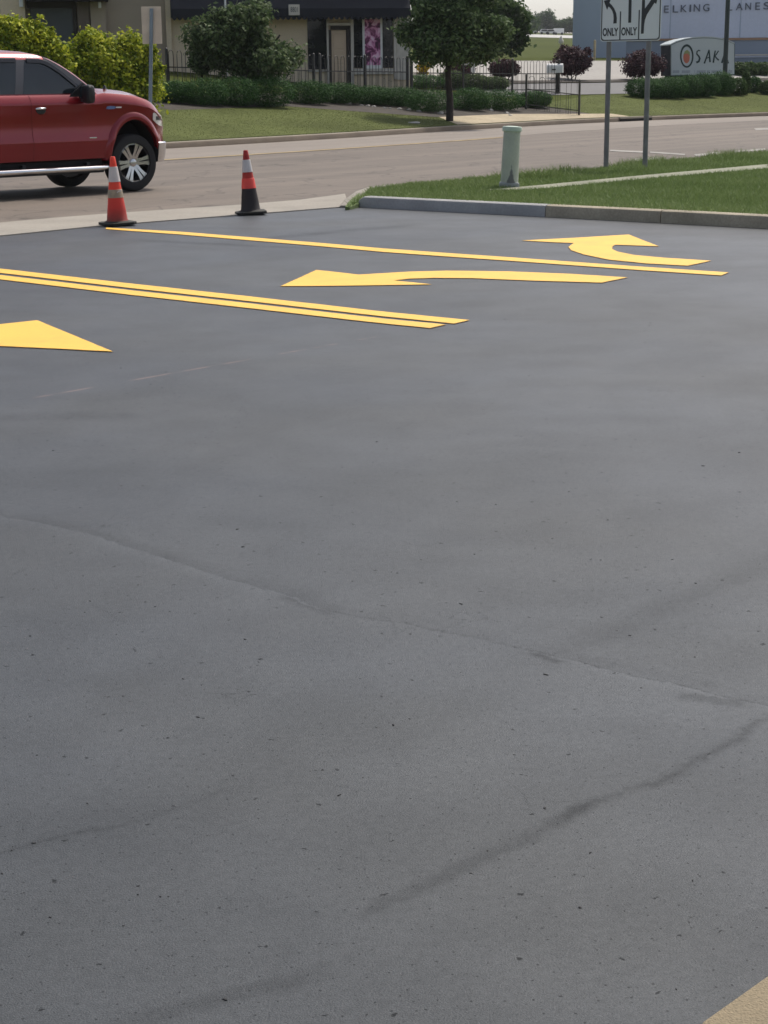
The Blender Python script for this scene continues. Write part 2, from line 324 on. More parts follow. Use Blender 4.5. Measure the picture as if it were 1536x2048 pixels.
def road_material(name,c,streak=.1,cracks=True):
    m=mat(name,c,.8,var=.07,vs=.25,var2=.10,vs2=30,bump=.3,bs=120); N=m.node_tree.nodes; L=m.node_tree.links; b=N['Principled BSDF']
    src=b.inputs['Base Color'].links[0].from_socket; tc=N['Texture Coordinate']
    mp=N.new('ShaderNodeMapping'); mp.inputs['Rotation'].default_value=(0,0,-math.atan2(KT[1],KT[0])); L.new(tc.outputs['Object'],mp.inputs['Vector'])
    mp2=N.new('ShaderNodeMapping'); mp2.inputs['Scale'].default_value=(.05,.9,1); L.new(mp.outputs[0],mp2.inputs['Vector'])
    n=N.new('ShaderNodeTexNoise'); n.inputs['Scale'].default_value=1; n.inputs['Detail'].default_value=4; L.new(mp2.outputs[0],n.inputs['Vector'])
    r=N.new('ShaderNodeMapRange'); r.inputs['From Min'].default_value=.3; r.inputs['From Max'].default_value=.7; r.inputs['To Min'].default_value=1-streak; r.inputs['To Max'].default_value=1+streak; L.new(n.outputs['Fac'],r.inputs['Value'])
    fac=r.outputs['Result']
    if cracks:
        nz=N.new('ShaderNodeTexNoise'); nz.inputs['Scale'].default_value=1.5; L.new(tc.outputs['Object'],nz.inputs['Vector'])
        ad=N.new('ShaderNodeVectorMath'); ad.operation='ADD'; L.new(tc.outputs['Object'],ad.inputs[0]); L.new(nz.outputs['Color'],ad.inputs[1])
        v=N.new('ShaderNodeTexVoronoi'); v.feature='DISTANCE_TO_EDGE'; v.inputs['Scale'].default_value=.45; L.new(ad.outputs[0],v.inputs['Vector'])
        q=N.new('ShaderNodeMapRange'); q.inputs['From Min'].default_value=0; q.inputs['From Max'].default_value=.02; q.inputs['To Min'].default_value=.55; q.inputs['To Max'].default_value=1; L.new(v.outputs['Distance'],q.inputs['Value'])
        mu=N.new('ShaderNodeMath'); mu.operation='MULTIPLY'; L.new(fac,mu.inputs[0]); L.new(q.outputs['Result'],mu.inputs[1]); fac=mu.outputs[0]
    if cracks:                                           # oily patches worn into the street beside the gutter
        nn=N.new('ShaderNodeTexNoise'); nn.inputs['Scale'].default_value=4.5; nn.inputs['Detail'].default_value=5; L.new(tc.outputs['Object'],nn.inputs['Vector'])
        for (px,py),R in (((430,412),.75),((370,420),.5),((60,436),.7),((640,440),.3),((560,330),1.2)):
            c_=at(px,py); ds=N.new('ShaderNodeVectorMath'); ds.operation='DISTANCE'; L.new(tc.outputs['Object'],ds.inputs[0]); ds.inputs[1].default_value=(c_[0],c_[1],0)
            ad2=N.new('ShaderNodeMath'); ad2.operation='MULTIPLY_ADD'; L.new(nn.outputs['Fac'],ad2.inputs[0]); ad2.inputs[1].default_value=1.8*R; L.new(ds.outputs['Value'],ad2.inputs[2])
            q2=N.new('ShaderNodeMapRange'); q2.inputs['From Min'].default_value=.95*R; q2.inputs['From Max'].default_value=1.35*R; q2.inputs['To Min'].default_value=.5; q2.inputs['To Max'].default_value=1; L.new(ad2.outputs[0],q2.inputs['Value'])
            mu=N.new('ShaderNodeMath'); mu.operation='MULTIPLY'; L.new(fac,mu.inputs[0]); L.new(q2.outputs['Result'],mu.inputs[1]); fac=mu.outputs[0]
    s=N.new('ShaderNodeVectorMath'); s.operation='SCALE'; L.new(src,s.inputs[0]); L.new(fac,s.inputs['Scale']); L.new(s.outputs[0],b.inputs['Base Color'])
    return m
M={}
M['lot']=lot_material()
M['road']=road_material('road_asphalt',(.140,.112,.088),.24)
M['road_far']=road_material('pale_road_asphalt',(.22,.186,.153),.08,False)
M['apron']=mat('pale_concrete',(.30,.27,.225),.85,var=.10,vs=1.2,var2=.10,vs2=35,bump=.4,bs=60)
M['kerb_grey']=mat('sealer_grey_kerb',(.33,.325,.315),.8,var=.12,vs=2.2,var2=.08,bump=.3,bs=50)
M['kerb_tan']=mat('weathered_kerb',(.36,.31,.225),.85,var=.16,vs=2.2,var2=.12,bump=.4,bs=50)
M['kerb_top']=mat('kerb_pale_top',(.36,.34,.29),.85,var=.12,vs=3,bump=.3)
M['kerb_far']=mat('dark_brown_kerb',(.17,.135,.10),.9,var=.18,vs=1.2,var2=.08,bump=.3)  # dark brown kerb face, darker than the top
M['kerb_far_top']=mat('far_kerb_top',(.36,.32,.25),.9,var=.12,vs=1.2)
M['walk']=mat('sidewalk_concrete',(.25,.25,.175),.9,var=.12,vs=2,var2=.1,bump=.3)
M['corner']=mat('tan_concrete',(.25,.20,.125),.85,var=.10,vs=5,var2=.16,vs2=140,bump=.6,bs=220)
M['yellow']=mat('yellow_paint',(.86,.49,.055),.6,var=.05,vs=2.5,var2=.06,vs2=90,bump=.15,bs=200)
M['under']=mat('thin_yellow_overspray',(.30,.17,.045),.7,var=.25,vs=20,var2=.25,vs2=120)
def wear(m,c,lo,hi,amt):
    N=m.node_tree.nodes; L=m.node_tree.links; b=N['Principled BSDF']; src=b.inputs['Base Color'].links[0].from_socket; tc=N['Texture Coordinate']
    n1=N.new('ShaderNodeTexNoise'); n1.inputs['Scale'].default_value=170; n1.inputs['Detail'].default_value=3; n2=N.new('ShaderNodeTexNoise'); n2.inputs['Scale'].default_value=3.5; n2.inputs['Detail'].default_value=4
    for q in (n1,n2): L.new(tc.outputs['Object'],q.inputs['Vector'])
    a=N.new('ShaderNodeMath'); a.operation='MULTIPLY_ADD'; L.new(n2.outputs['Fac'],a.inputs[0]); a.inputs[1].default_value=.7; L.new(n1.outputs['Fac'],a.inputs[2])
    r=N.new('ShaderNodeMapRange'); r.inputs['From Min'].default_value=lo; r.inputs['From Max'].default_value=hi; r.inputs['To Max'].default_value=amt; L.new(a.outputs[0],r.inputs['Value'])
    x=N.new('ShaderNodeMix'); x.data_type='RGBA'; L.new(r.outputs['Result'],x.inputs[0]); L.new(src,x.inputs[6]); x.inputs[7].default_value=(*c,1); L.new(x.outputs[2],b.inputs['Base Color'])
wear(M['yellow'],(.30,.19,.05),.95,1.15,.55)
M['faded_yellow']=mat('faded_yellow_paint',(.34,.25,.12),.85,var=.3,vs=1.5,var2=.2)
M['white_mark']=mat('worn_white_paint',(.30,.28,.25),.85,var=.35,vs=2,var2=.3)
M['soil']=mat('verge_soil',(.10,.14,.045),.95,var=.2,vs=1.5,var2=.2,vs2=20)
M['soilfar']=mat('lawn_soil',(.100,.115,.040),.95,spec=.05,var=.16,vs=.4,var2=.15,vs2=6)
M['field']=mat('field_grass',(.066,.080,.018),.95,spec=.05,var=.12,vs=.05,var2=.12,vs2=1.2)
M['dirt']=mat('bare_dirt',(.40,.33,.22),.95,var=.14,vs=.8,var2=.12,vs2=8,bump=.3,bs=10)
M['mulch']=mat('mulch',(.050,.040,.030),.95,var=.3,vs=3,bump=.5,bs=20)
M['farlot']=mat('pale_lot',(.34,.32,.29),.9,var=.07,vs=.2,var2=.06,vs2=4)
M['drive']=mat('grey_drive',(.17,.165,.16),.9,var=.08,vs=.3)
M['farroad']=mat('far_road',(.48,.47,.44),.9,var=.04,vs=.02)
GR=[(.115,.165,.050),(.160,.222,.072),(.21,.275,.100),(.28,.325,.15)]
M['grass']=leafmat('grass_blades',GR,.25)
M['grassfar']=leafmat('far_grass_blades',[(.105,.125,.040),(.115,.134,.043),(.124,.142,.046),(.138,.150,.052)],.1)

def S(o,kind='structure',label=None,cat=None): return tag(o,label,cat,None,kind)
# ------------------------------------------------------------------ ground sheets
flat('ground',[(-900,-60),(900,-60),(900,1100),(-900,1100)],-.06,M['soilfar'],'bare ground under the whole place','ground','structure')
a0,a1=at(0,447),at(690,390); rd=Vector((a1[0]-a0[0],a1[1]-a0[1],0)).normalized()
A0=Vector((*a0,0))-rd*60; A1=Vector((*a1,0))+rd*2
rp=[xy(s,.05) for s in (-70,-30,0,3,8,14,18,22,25,28,31,34.5,45,60,90,150,200)]
flat('road',[(A0.x-8,A0.y-4),(A0.x,A0.y-1),(a0[0],a0[1]-.4),(a1[0],a1[1]-.6),(3,22),(9,28),(40,60),(120,150)]+rp[::-1],-.004,M['road'],'worn brownish grey street crossing the view behind the lot','road','structure')
fl=[(*xy(s,.04),) for s in np.linspace(-30,120,61)]; fr=[(*xy(s,-4.05),) for s in np.linspace(-30,120,61)]
flat('far_lane',fl+fr[::-1],0,M['road_far'],'paler far lane of the street along the far kerb','road','structure')
yl=[xy(s,-4.12) for s in np.linspace(-30,9,30)]; yl2=[xy(s,-4.36) for s in np.linspace(-30,11,30)]
flat('yellow_centre_line',yl+yl2[::-1],.004,M['faded_yellow'],'faded yellow centre line along the street in front of the far kerb','road marking')
k1=Vector((*at(695,413),0)); k2=Vector((*at(1090,434),0)); k3=Vector((*at(1536,458),0)); kd=(k3-k2).normalized(); k4=k3+kd*14
flat('parking_lot',[(-40,-20),(40,-20),(k4.x+.1,k4.y+.2),(k3.x,k3.y+.03),(k2.x,k2.y+.03),(k1.x+.25,k1.y-.1),at(695,411),at(560,423),at(460,430),at(200,450),at(0,470),tuple((Vector((*at(0,470),0))-rd*60)[:2])],0,M['lot'],'dark grey freshly sealed asphalt lot','parking lot','structure')
ap=[(-600,490),(0,447),(100,438),(200,430),(345,420),(480,411),(600,401),(690,389)]; ab=[(698,414),(560,425),(460,432.5),(200,453),(0,473),(-600,530)]
o=MB(); poly=[at(*p) for p in ap+ab]; o.prism([(x,y) for x,y in poly],-.02,.012,fn=lambda a,y,b:(a,b,y)); o.build('driveway_apron',M['apron']); S(bpy.data.objects['driveway_apron'],label='pale concrete gutter strip between the lot and the street',cat='gutter')
# concrete corner at the viewer's feet
cpts=[at(1404,2056),at(1540,1959),(1.6,3.0),(2.2,1.5),(.2,1.5)]
o=MB(); o.prism(cpts,-.02,.014,fn=lambda a,y,b:(a,b,y)); S(o.build('pavement_corner',M['corner'],bevel=.006),label='corner of tan concrete pavement at the lower right',cat='pavement')

# yellow markings on the lot
def ragged(P,step=.06,j=.0035,off=0):
    Q=[]; n=len(P); ar=sum(P[i][0]*P[(i+1)%n][1]-P[(i+1)%n][0]*P[i][1] for i in range(n)); sg=1 if ar>0 else -1
    for i in range(n):
        a,b=Vector((*P[i],0)),Vector((*P[(i+1)%n],0)); d=b-a; k=max(1,int(d.length/step)); nn=Vector((d.y,-d.x,0)).normalized()*sg
        for t in range(k):
            e=d.normalized()*(-off if t==0 else 0); p=a+d*(t/k)+e+nn*(off+(random.random()-.5)*2*j); Q.append((p.x,p.y))
    return Q
def paint(name,pix,label,group,cat='road marking'):
    P=[at(*p) for p in pix]; o=flat(name,ragged(P,.07,.0028),.006,M['yellow'],label,cat,None,group)
    u=flat('overspray',ragged(P,.05,.004,.007),.0045,M['under']); u.parent=o; return o
def line(name,top,th,label,ends=(0,0)):
    up_=[(x,y-t/2) for (x,y),t in zip(top,th)]; dn=[(x,y+t/2) for (x,y),t in zip(top,th)]
    dn[-1]=(dn[-1][0]+ends[1],dn[-1][1]); return paint(name,up_+dn[::-1],label,'yellow lane lines on the lot')
line('lane_line',[(212,457.5),(360,467),(500,478.5),(640,490),(768,501.5),(900,511),(1018,519),(1268,537),(1457,549)],[3,5.5,6,6.5,7,7,7,7,6],'single yellow lane line running from the left cone towards the kerb arrow',(0,-15))
line('lane_line',[(-300,509),(0,542.5),(250,571.5),(500,599),(768,629.5),(938,645)],[7,8.5,9,9.5,9.5,7],'upper line of the double yellow pair beside the left turn arrow',(0,-30))
line('lane_line',[(-300,520),(0,555.5),(250,585),(500,613),(700,636),(768,643.5),(890,654)],[7,8.5,9,9.5,9.5,9.5,7],'lower line of the double yellow pair nearer the viewer',(0,-30))
g2='yellow turn arrows on the lot'
A=[(1044,482),(1150,476.5),(1257,470),(1317,493.5),(1230,490.5),(1224,494),(1224,499),(1234,504),(1268,511),(1328,516.5),(1422,522.5),(1375,532.5),(1293,528),(1218,520.5),(1168,510),(1143,501.5),(1137,495),(1148,487),(1118,486)]
paint('turn_arrow',A,'short yellow turn arrow hooking up towards the kerb',g2)
Bq=[(562,573.5),(633,541),(680,546),(717,550.5),(768,547.5),(818,544.5),(893,542.5),(1018,544),(1143,549),(1254,556),(1203,566.5),(1068,562.5),(943,557.5),(868,557),(818,558.5),(788,562),(863,570),(768,571.5),(660,573)]
paint('turn_arrow',Bq,'long yellow turn arrow pointing left between the lane lines',g2)
Cq=[(74,642),(225,704.5),(110,698.5),(0,693.5),(-45,691),(-80,700),(-200,760),(-330,820),(-470,810),(-330,750),(-210,702),(-180,684),(-330,680),(-120,663)]
paint('turn_arrow',Cq,'yellow arrow head cut off by the left edge of the photo',g2)
# road markings across the street
for i,(px,lab) in enumerate([([(1195,352),(1222,346),(1240,348),(1212,355)],'white dash beside the left sign post'),([(1268,318),(1318,315),(1322,319),(1272,322.5)],'white dash behind the right sign post'),
    ([(1388,309),(1438,304),(1442,308),(1392,313)],'white dash in the middle right of the street'),([(1468,302),(1530,297),(1532,300),(1470,305.5)],'white dash nearest the right edge of the photo'),
    ([(1220,299.5),(1290,303),(1290,306),(1220,302.5)],'thin faint white line left of the right sign post'),([(1300,303),(1370,308),(1370,310.5),(1300,306)],'thin faint white line right of the right sign post'),([(1508,257),(1560,255),(1560,258.5),(1512,260.5)],'short white dash in the far lane at the right edge')]):
    flat('lane_dash',[at(*p) for p in px],.004,M['white_mark'],lab,'road marking',None,'white dashes on the street')

# ------------------------------------------------------------------ near verge with its kerb
VZ=.135
fk=[at(690,399,VZ),at(702,391,VZ),at(720,383,VZ),at(742,376,VZ)]
edge=[at(*p,VZ) for p in [(742,376),(800,369),(880,362),(1000,352),(1170,340),(1280,326),(1410,315),(1536,304)]]
e_dir=(Vector((*edge[-1],0))-Vector((*edge[-2],0))).normalized(); eN=Vector((*edge[-1],0))+e_dir*40
ko=Vector((-kd.y,kd.x,0)); ko=ko if ko.y>0 else -ko
k0d=(k2-Vector((*at(696,413.5),0))).normalized(); k0n=Vector((-k0d.y,k0d.x,0)); k0n=k0n if k0n.y>0 else -k0n
kin=[tuple((Vector((*at(712,414.5),0))+k0n*.13)[:2])]+[tuple((q+ko*.13)[:2]) for q in (k2,(k2+k3)*.5,k3)]
kN=Vector((*kin[-1],0))+kd*13.6
verge=[kin[0],kin[1],kin[2],kin[3],(kN.x,kN.y),(eN.x,eN.y)]+edge[::-1]+fk[::-1][1:]+[at(699,404,.1)]
o=MB(); nv=len(verge); hv=[VZ-.012]*nv; hv[-1]=.03; hv[-2]=.05; hv[-3]=.09; hv[0]=.06
o.add([(p[0],p[1],-.02) for p in verge]+[(p[0],p[1],h) for p,h in zip(verge,hv)],[tuple(range(nv)),tuple(range(nv,2*nv))]+[(i,(i+1)%nv,(i+1)%nv+nv,i+nv) for i in range(nv)]); S(o.build('verge',M['soil']),label='green grass verge between the lot kerb and the street',cat='verge')
wk=[at(*p,VZ) for p in [(970,380),(1030,375),(1090,369.5),(1300,349.5),(1536,328.5)]]; wk2=[at(*p,VZ) for p in [(1536,337),(1300,357),(1090,377),(1035,380)]]
wd=(Vector((*wk[-1],0))-Vector((*wk[-2],0))).normalized()*40
o=MB(); o.prism(wk+[(wk[-1][0]+wd.x,wk[-1][1]+wd.y),(wk2[0][0]+wd.x,wk2[0][1]+wd.y)]+wk2,.0,VZ+.004,fn=lambda a,y,b:(a,b,y)); S(o.build('sidewalk',M['walk']),label='narrow concrete walk sunk in the grass verge',cat='walk')
walkpoly=wk+wk2
# kerb stones along the lot: profile swept from a to b
def kerbseg(name,a,b,m,label,ramp=0,h=.14,w=.16):
    a,b=Vector((a[0],a[1],0)),Vector((b[0],b[1],0)); d=(b-a).normalized(); n=Vector((-d.y,d.x,0))
    if n.y<0: n=-n
    ln=(b-a).length; rs=[]
    for s in ([0,.06,.14,.24] if ramp else [.006])+[ln-.006]:
        k=1 if not ramp else min(1,.12+s/.24*.88)
        p=a+d*s; hh=h*k
        rs.append([tuple(p+n*q+Vector((0,0,z))) for q,z in ((0,-.03),(.012,hh-.03),(.022,hh-.01),(.045,hh),(w,hh+.002),(w,-.03))])
    mb=MB(); mb.loft(rs); o=mb.build(name,m,smooth=35); return S(o,label=label,cat='kerb')
kx=Vector((*at(697,413.6),0)); kj=Vector((*at(1320,446),0))
kerbseg('kerb',kx,k2,M['kerb_grey'],'kerb length smeared grey with sealer at the end of the verge',1)
kerbseg('kerb',k2,kj,M['kerb_tan'],'tan kerb length between the grey kerb and the joint'); kerbseg('kerb',kj,k3+kd*1.2,M['kerb_tan'],'tan kerb length right of the joint at the photo edge'); kerbseg('kerb',k3+kd*1.2,k4,M['kerb_tan'],'tan kerb length beyond the right edge')
# pale rounded return of the kerb at the road
cr=[at(688,400,.1),at(700,391,.12),at(718,382.5,.13),at(740,376,.13),at(775,371.5,.13)]
rs=[]
for i,p in enumerate(cr):
    p=Vector((*p,0)); q=Vector((*cr[min(i+1,len(cr)-1)],0))-Vector((*cr[max(i-1,0)],0)); q.normalize(); n=Vector((-q.y,q.x,0)); hz=[.03,.09,.13,.14,.14][i]
    rs.append([tuple(p+n*.09+Vector((0,0,-.03))),tuple(p+n*.07+Vector((0,0,hz-.02))),tuple(p+n*.04+Vector((0,0,hz))),tuple(p-n*.1+Vector((0,0,hz))),tuple(p-n*.1+Vector((0,0,-.03)))])
o=MB(); o.loft(rs); S(o.build('kerb',M['apron'],smooth=40),label='pale curved kerb return at the tip of the verge',cat='kerb')
# grass blades on the verge
lim=[p for p in verge if True]
def scatter(poly,n,rect):
    P=np.column_stack([rng.uniform(rect[0],rect[1],n),rng.uniform(rect[2],rect[3],n)]); return P[inpoly(P,poly)]
P=scatter(verge,330000,(-.6,9.5,17.2,34)); P=P[~inpoly(P,walkpoly)]
dist=np.hypot(P[:,0],P[:,1]); P=P[rng.random(len(P))<np.clip((24/dist)**1.2,0,1)]
P=np.column_stack([P,np.clip(.03+(P[:,0]+.44)/.28*.093,.02,VZ-.012)])
blades('grass',P,.045,.012,M['grass'],'short mown grass on the verge beside the lot kerb')
E2=[]                                                   # uncut tufts along the road edge
for a,b in zip(edge[:-1],edge[1:]):
    n=int(np.hypot(b[0]-a[0],b[1]-a[1])*1100); t=rng.random(n)[:,None]; q=np.array(a)+(np.array(b)-np.array(a))*t
    dd=np.array(b)-np.array(a); nn=np.array([dd[1],-dd[0]])/np.linalg.norm(dd); E2.append(q+nn*(rng.random(n)**1.3*.95)[:,None])
E2=np.concatenate(E2); den=np.sin(E2[:,0]*3.1)+np.sin(E2[:,1]*4.3+1)+np.sin(E2[:,0]*7+E2[:,1]*5); E2=E2[(rng.random(len(E2))<.55+.18*den)&(E2[:,0]>.35)]
E2=E2[~inpoly(E2,walkpoly)]
hh=.085+.028*(np.sin(E2[:,0]*3.1)+np.sin(E2[:,1]*4.3+1)); k=np.clip((E2[:,0]-.3)/1.5,.35,1)
blades('tall_grass',np.column_stack([E2,np.full(len(E2),VZ-.012)]),np.clip(hh*k,.03,.2),.014,M['grass'],'longer uncut grass along the street side of the verge')

# ------------------------------------------------------------------ land beyond the street
ss=list(np.linspace(-60,20,41))+list(np.linspace(21,70,50))+list(np.linspace(74,200,30))+list(np.linspace(230,1300,30))
us=[.16,.6,1,1.5,2,3,4,5,6,7,8,9,10,11,12.5,14,15.5,17,19,21,23,26,30,36,42,55,75,100,130,160,190,211,230,250,270,292,311,330,380,440,520,600,900]
vs=[];fs=[]
for s in ss:
    for u in us:
        X,Y=xy(s,u); vs.append((X,Y,lerp(ZS,u)))
n=len(us)
for i in range(len(ss)-1):
    for j in range(n-1):
        a=i*n+j; fs.append((a,a+n,a+n+1,a+1))
o=MB(); o.add(vs,fs,0); ob=o.build('hillside',[M['field']],smooth=60); S(ob,label='grassy land rising gently beyond the street',cat='land')
def drape(name,s0,s1,u0,u1,m,dz,label,cat,su_fn=None,ns=40,nu=10):
    vs=[];fs=[]
    for i in range(ns+1):
        s=s0+(s1-s0)*i/ns; b0,b1=(u0(s) if callable(u0) else u0),(u1(s) if callable(u1) else u1)
        for j in range(nu+1):
            u=b0+(b1-b0)*j/nu; X,Y=xy(s,u); vs.append((X,Y,lerp(ZS,u)+dz))
    for i in range(ns):
        for j in range(nu):
            a=i*(nu+1)+j; fs.append((a,a+nu+1,a+nu+2,a+1))
    o=MB(); o.add(vs,fs); return S(o.build(name,m,smooth=60),label=label,cat=cat)
us_=[0.16]
# far kerb
def sweep(u0,u1,z0,z1): pass
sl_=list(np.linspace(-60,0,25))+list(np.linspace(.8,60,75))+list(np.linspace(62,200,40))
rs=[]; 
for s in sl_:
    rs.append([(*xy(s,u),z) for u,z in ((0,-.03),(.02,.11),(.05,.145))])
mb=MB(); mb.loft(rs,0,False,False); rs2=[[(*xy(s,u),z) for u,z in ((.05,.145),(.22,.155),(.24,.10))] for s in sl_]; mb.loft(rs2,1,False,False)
S(mb.build('far_kerb',[M['kerb_far'],M['kerb_far_top']],smooth=50),label='dark brown kerb along the far side of the street',cat='kerb')
lawn_end=lambda s:7.0
drape('front_lawn',-60,16.5,.2,lambda s:6.3 if s<11 else 6.3-(s-11)*.75,M['soilfar'],.006,'green lawn sloping up from the far kerb to the hedges','lawn',ns=60,nu=8)
drape('side_lawn',23.4,110,.2,lambda s:min(6.6,3.0+(s-23.4)*.4) if s<34 else 6.2,M['soilfar'],.006,'green lawn strip in front of the restaurant sign','lawn',ns=60,nu=8)
drape('dirt_path',14.6,26,.2,lambda s:1.9-.9*max(0,(s-20.5)/5.5) if s>16 else .2+1.7*(s-14.6)/1.4,M['dirt'],.014,'bare sandy ground between the far kerb and the planting bed','path',ns=40,nu=6)
drape('planting_bed',6,25,lambda s:5.6 if s<12 else max(1.9,5.6-(s-12)*.95) if s<16 else 1.9-.9*max(0,(s-20.5)/4.5),lambda s:9,M['mulch'],.010,'dark mulch bed under the hedges','planting bed',ns=60,nu=10)
drape('driveway',27,60,lambda s:6.6,lambda s:10.6,M['drive'],.02,'grey driveway behind the side lawn','driveway',ns=40,nu=8)
drape('far_parking_lot',22,140,11.4,20.4,M['farlot'],.02,'pale parking area in front of the field','parking lot',ns=60,nu=12)
drape('kerb_strip',27,80,10.6,11.4,M['mulch'],.06,'low dark planted strip in front of the pale parking area','planting strip',ns=40,nu=3)
drape('far_road',100,1300,211,262,M['farroad'],.06,'pale road far across the field','road',ns=60,nu=12)
# far lawns: short blades
def lawn(name,s0,s1,uf0,uf1,n,label):
    s=rng.uniform(s0,s1,n); u=rng.random(n); lo=np.array([uf0(x) for x in s]); hi=np.array([uf1(x) for x in s]); u=lo+(hi-lo)*u
    P=np.array([(*xy(a,b),lerp(ZS,b)) for a,b in zip(s,u)])
    blades(name,P,.013,.05,M['grassfar'],label,tv=.06)
lawn('grass',-2,16,lambda s:.2,lambda s:6.2 if s<11 else 6.2-(s-11)*.85,42000,'grass of the sloping lawn beyond the far kerb')
lawn('grass',23.4,52,lambda s:.25,lambda s:min(6.4,3.0+(s-23.4)*.4) if s<34 else 6.0,42000,'grass of the lawn strip in front of the restaurant sign')
# ------------------------------------------------------------------ more materials
M['red']=mat('dark_red_car_paint',(.225,.007,.013),.24,metal=.4,var=.04,vs=2,coat=.7)
M['chrome']=mat('chrome',(.75,.75,.76),.12,metal=1,var=.03)
M['rimdark']=mat('dark_rim_metal',(.07,.07,.075),.3,metal=.9,var=.1)
M['rim']=mat('bright_rim_metal',(.55,.55,.55),.22,metal=.95,var=.08)
M['tyre']=mat('tyre_rubber',(.016,.016,.017),.85,var=.15,vs=9,bump=.2,bs=60)
M['black']=mat('black_plastic',(.012,.012,.013),.5,var=.1)
M['dark']=mat('dark_underside',(.010,.009,.009),.9,var=.2)
M['pillar']=mat('grey_pillar_trim',(.075,.075,.082),.35,var=.08)
M['carglass']=glassmat('tinted_car_glass',(.016,.022,.026),.04)
M['visor']=mat('smoked_visor',(.03,.03,.032),.12,var=.05)
M['lamp']=mat('headlight_lens',(.72,.70,.66),.08,var=.1,vs=12,coat=1)
M['badge']=mat('blue_badge',(.10,.16,.34),.3,var=.2,vs=30)
M['white']=mat('white_metal',(.75,.75,.73),.5,var=.05)
M['tail']=mat('red_lens',(.3,.01,.01),.15,var=.05)

# ------------------------------------------------------------------ red pickup truck
HD=math.radians(44.6); C0=at(265,383)
tl=(-math.sin(HD),math.cos(HD))
truck=thing('pickup_truck','dark red four door pickup truck driving right on the street behind the left cone','pickup truck',(C0[0]+tl[0]*.94,C0[1]+tl[1]*.94,0),HD)
SEC=[(.47,.80),(.52,.955),(.60,.975),(.70,.985),(.755,1.0),(.79,1.0),(.85,.982),(1.0,.972),(1.2,.982),(1.285,1.0),(1.31,1.002),(1.34,.99),(1.40,.962),(1.44,.93)]
def secy(z): return lerp(SEC,z) if z<SEC[-1][0] else SEC[-1][1]
WX=[(-4.85,.93),(-4.7,.985),(-4,1),(.2,1),(.4,.985),(.5,.955),(.62,.90),(.75,.78),(.85,.66),(.90,.5)]
ZT=[(-4.9,1.44),(-.55,1.44),(-.45,1.455),(-.2,1.445),(.1,1.41),(.3,1.365),(.42,1.32),(.52,1.26),(.62,1.19),(.75,1.08),(.85,.98),(.90,.90)]
rings=[]
for X in [-4.85,-4.7,-4,-3.2,-2.4,-1.6,-1,-.55,-.45,-.3,-.1,.1,.25,.36,.44,.52,.6,.68,.75,.81,.86,.90]:
    w_=lerp(WX,X); zt=lerp(ZT,X); R=[]
    hb=.055 if X>-.5 else .0
    for z,y in SEC: R.append((X,-y*w_,.47+(z-.47)*(zt-.47)/.97))
    inner=[(X,-.80*w_,zt+.012+hb*.15),(X,-.66*w_,zt+.02+hb*.85),(X,-.3*w_,zt+.024+hb),(X,0,zt+.026+hb)]
    R+=inner; R+=[(p[0],-p[1],p[2]) for p in R[::-1][1:]]
    rings.append(R)
mb=MB(); mb.loft(rings); body=mb.build('body',[M['red'],M['dark']],None,smooth=28)
mb=MB()
for ax in (.06,-3.62):
    for sy in (-1,1):
        el=[(ax+.46*math.cos(2*PI*k/40),.48+.60*math.sin(2*PI*k/40)) for k in range(40)]
        mb.prism(el,sy*.60,sy*1.2)
cut=mb.build('cut',[M['dark']]); bo=body.modifiers.new('b','BOOLEAN'); bo.object=cut; bo.operation='DIFFERENCE'; bo.solver='EXACT'; bo.material_mode='TRANSFER'
bpy.context.view_layer.update(); nm=bpy.data.meshes.new_from_object(body.evaluated_get(bpy.context.evaluated_depsgraph_get()))
body.modifiers.clear(); body.data=nm; nm.name='body'; bpy.data.objects.remove(cut); body.parent=truck
nm.set_sharp_from_angle(angle=math.radians(28))
# cab
GH=[(1.43,-3.05,-.46,.93),(1.5,-3.04,-.54,.925),(1.62,-3.01,-.70,.905),(1.75,-2.98,-.88,.875),(1.86,-2.95,-1.06,.845),(1.94,-2.92,-1.22,.815),(2.0,-2.86,-1.40,.77),(2.045,-2.75,-1.62,.68),(2.07,-2.6,-1.9,.5)]
def rrect(x0,x1,w,z,r):
    P=[]
    for cx,cy,a0 in ((x1-r,w-r,0),(x0+r,w-r,90),(x0+r,-w+r,180),(x1-r,-w+r,270)):
        for k in range(5):
            a=math.radians(a0+k*22.5); P.append((cx+r*math.cos(a),cy+r*math.sin(a),z))
    return P
mb=MB(); mb.loft([rrect(x0,x1,w_,z,.10) for z,x0,x1,w_ in GH]); mb.build('cab',M['red'],truck,smooth=50)
gw=lambda z: lerp([(a,d) for a,b,c,d in GH],z); gx=lambda z: lerp([(a,c) for a,b,c,d in GH],z)
def slab(name,zs,xl,xr,yf,off,m,parent,th=.02,sgn=-1,smooth=40):
    rs=[]
    for z in zs:
        a,b=xl(z),xr(z); y=yf(z)+off; rs.append([(a,sgn*y,z),(b,sgn*y,z),(b,sgn*(y-th),z),(a,sgn*(y-th),z)])
    mb=MB(); mb.loft(rs); return mb.build(name,m,parent,smooth=smooth)
zd=[.505,.52,.60,.70,.755,.79,.85,1.0,1.2,1.285,1.31,1.34,1.40,1.435]
zw=[1.455,1.52,1.6,1.7,1.8,1.88,1.93]
Bx=lambda z: -1.84+(z-1.45)*.26
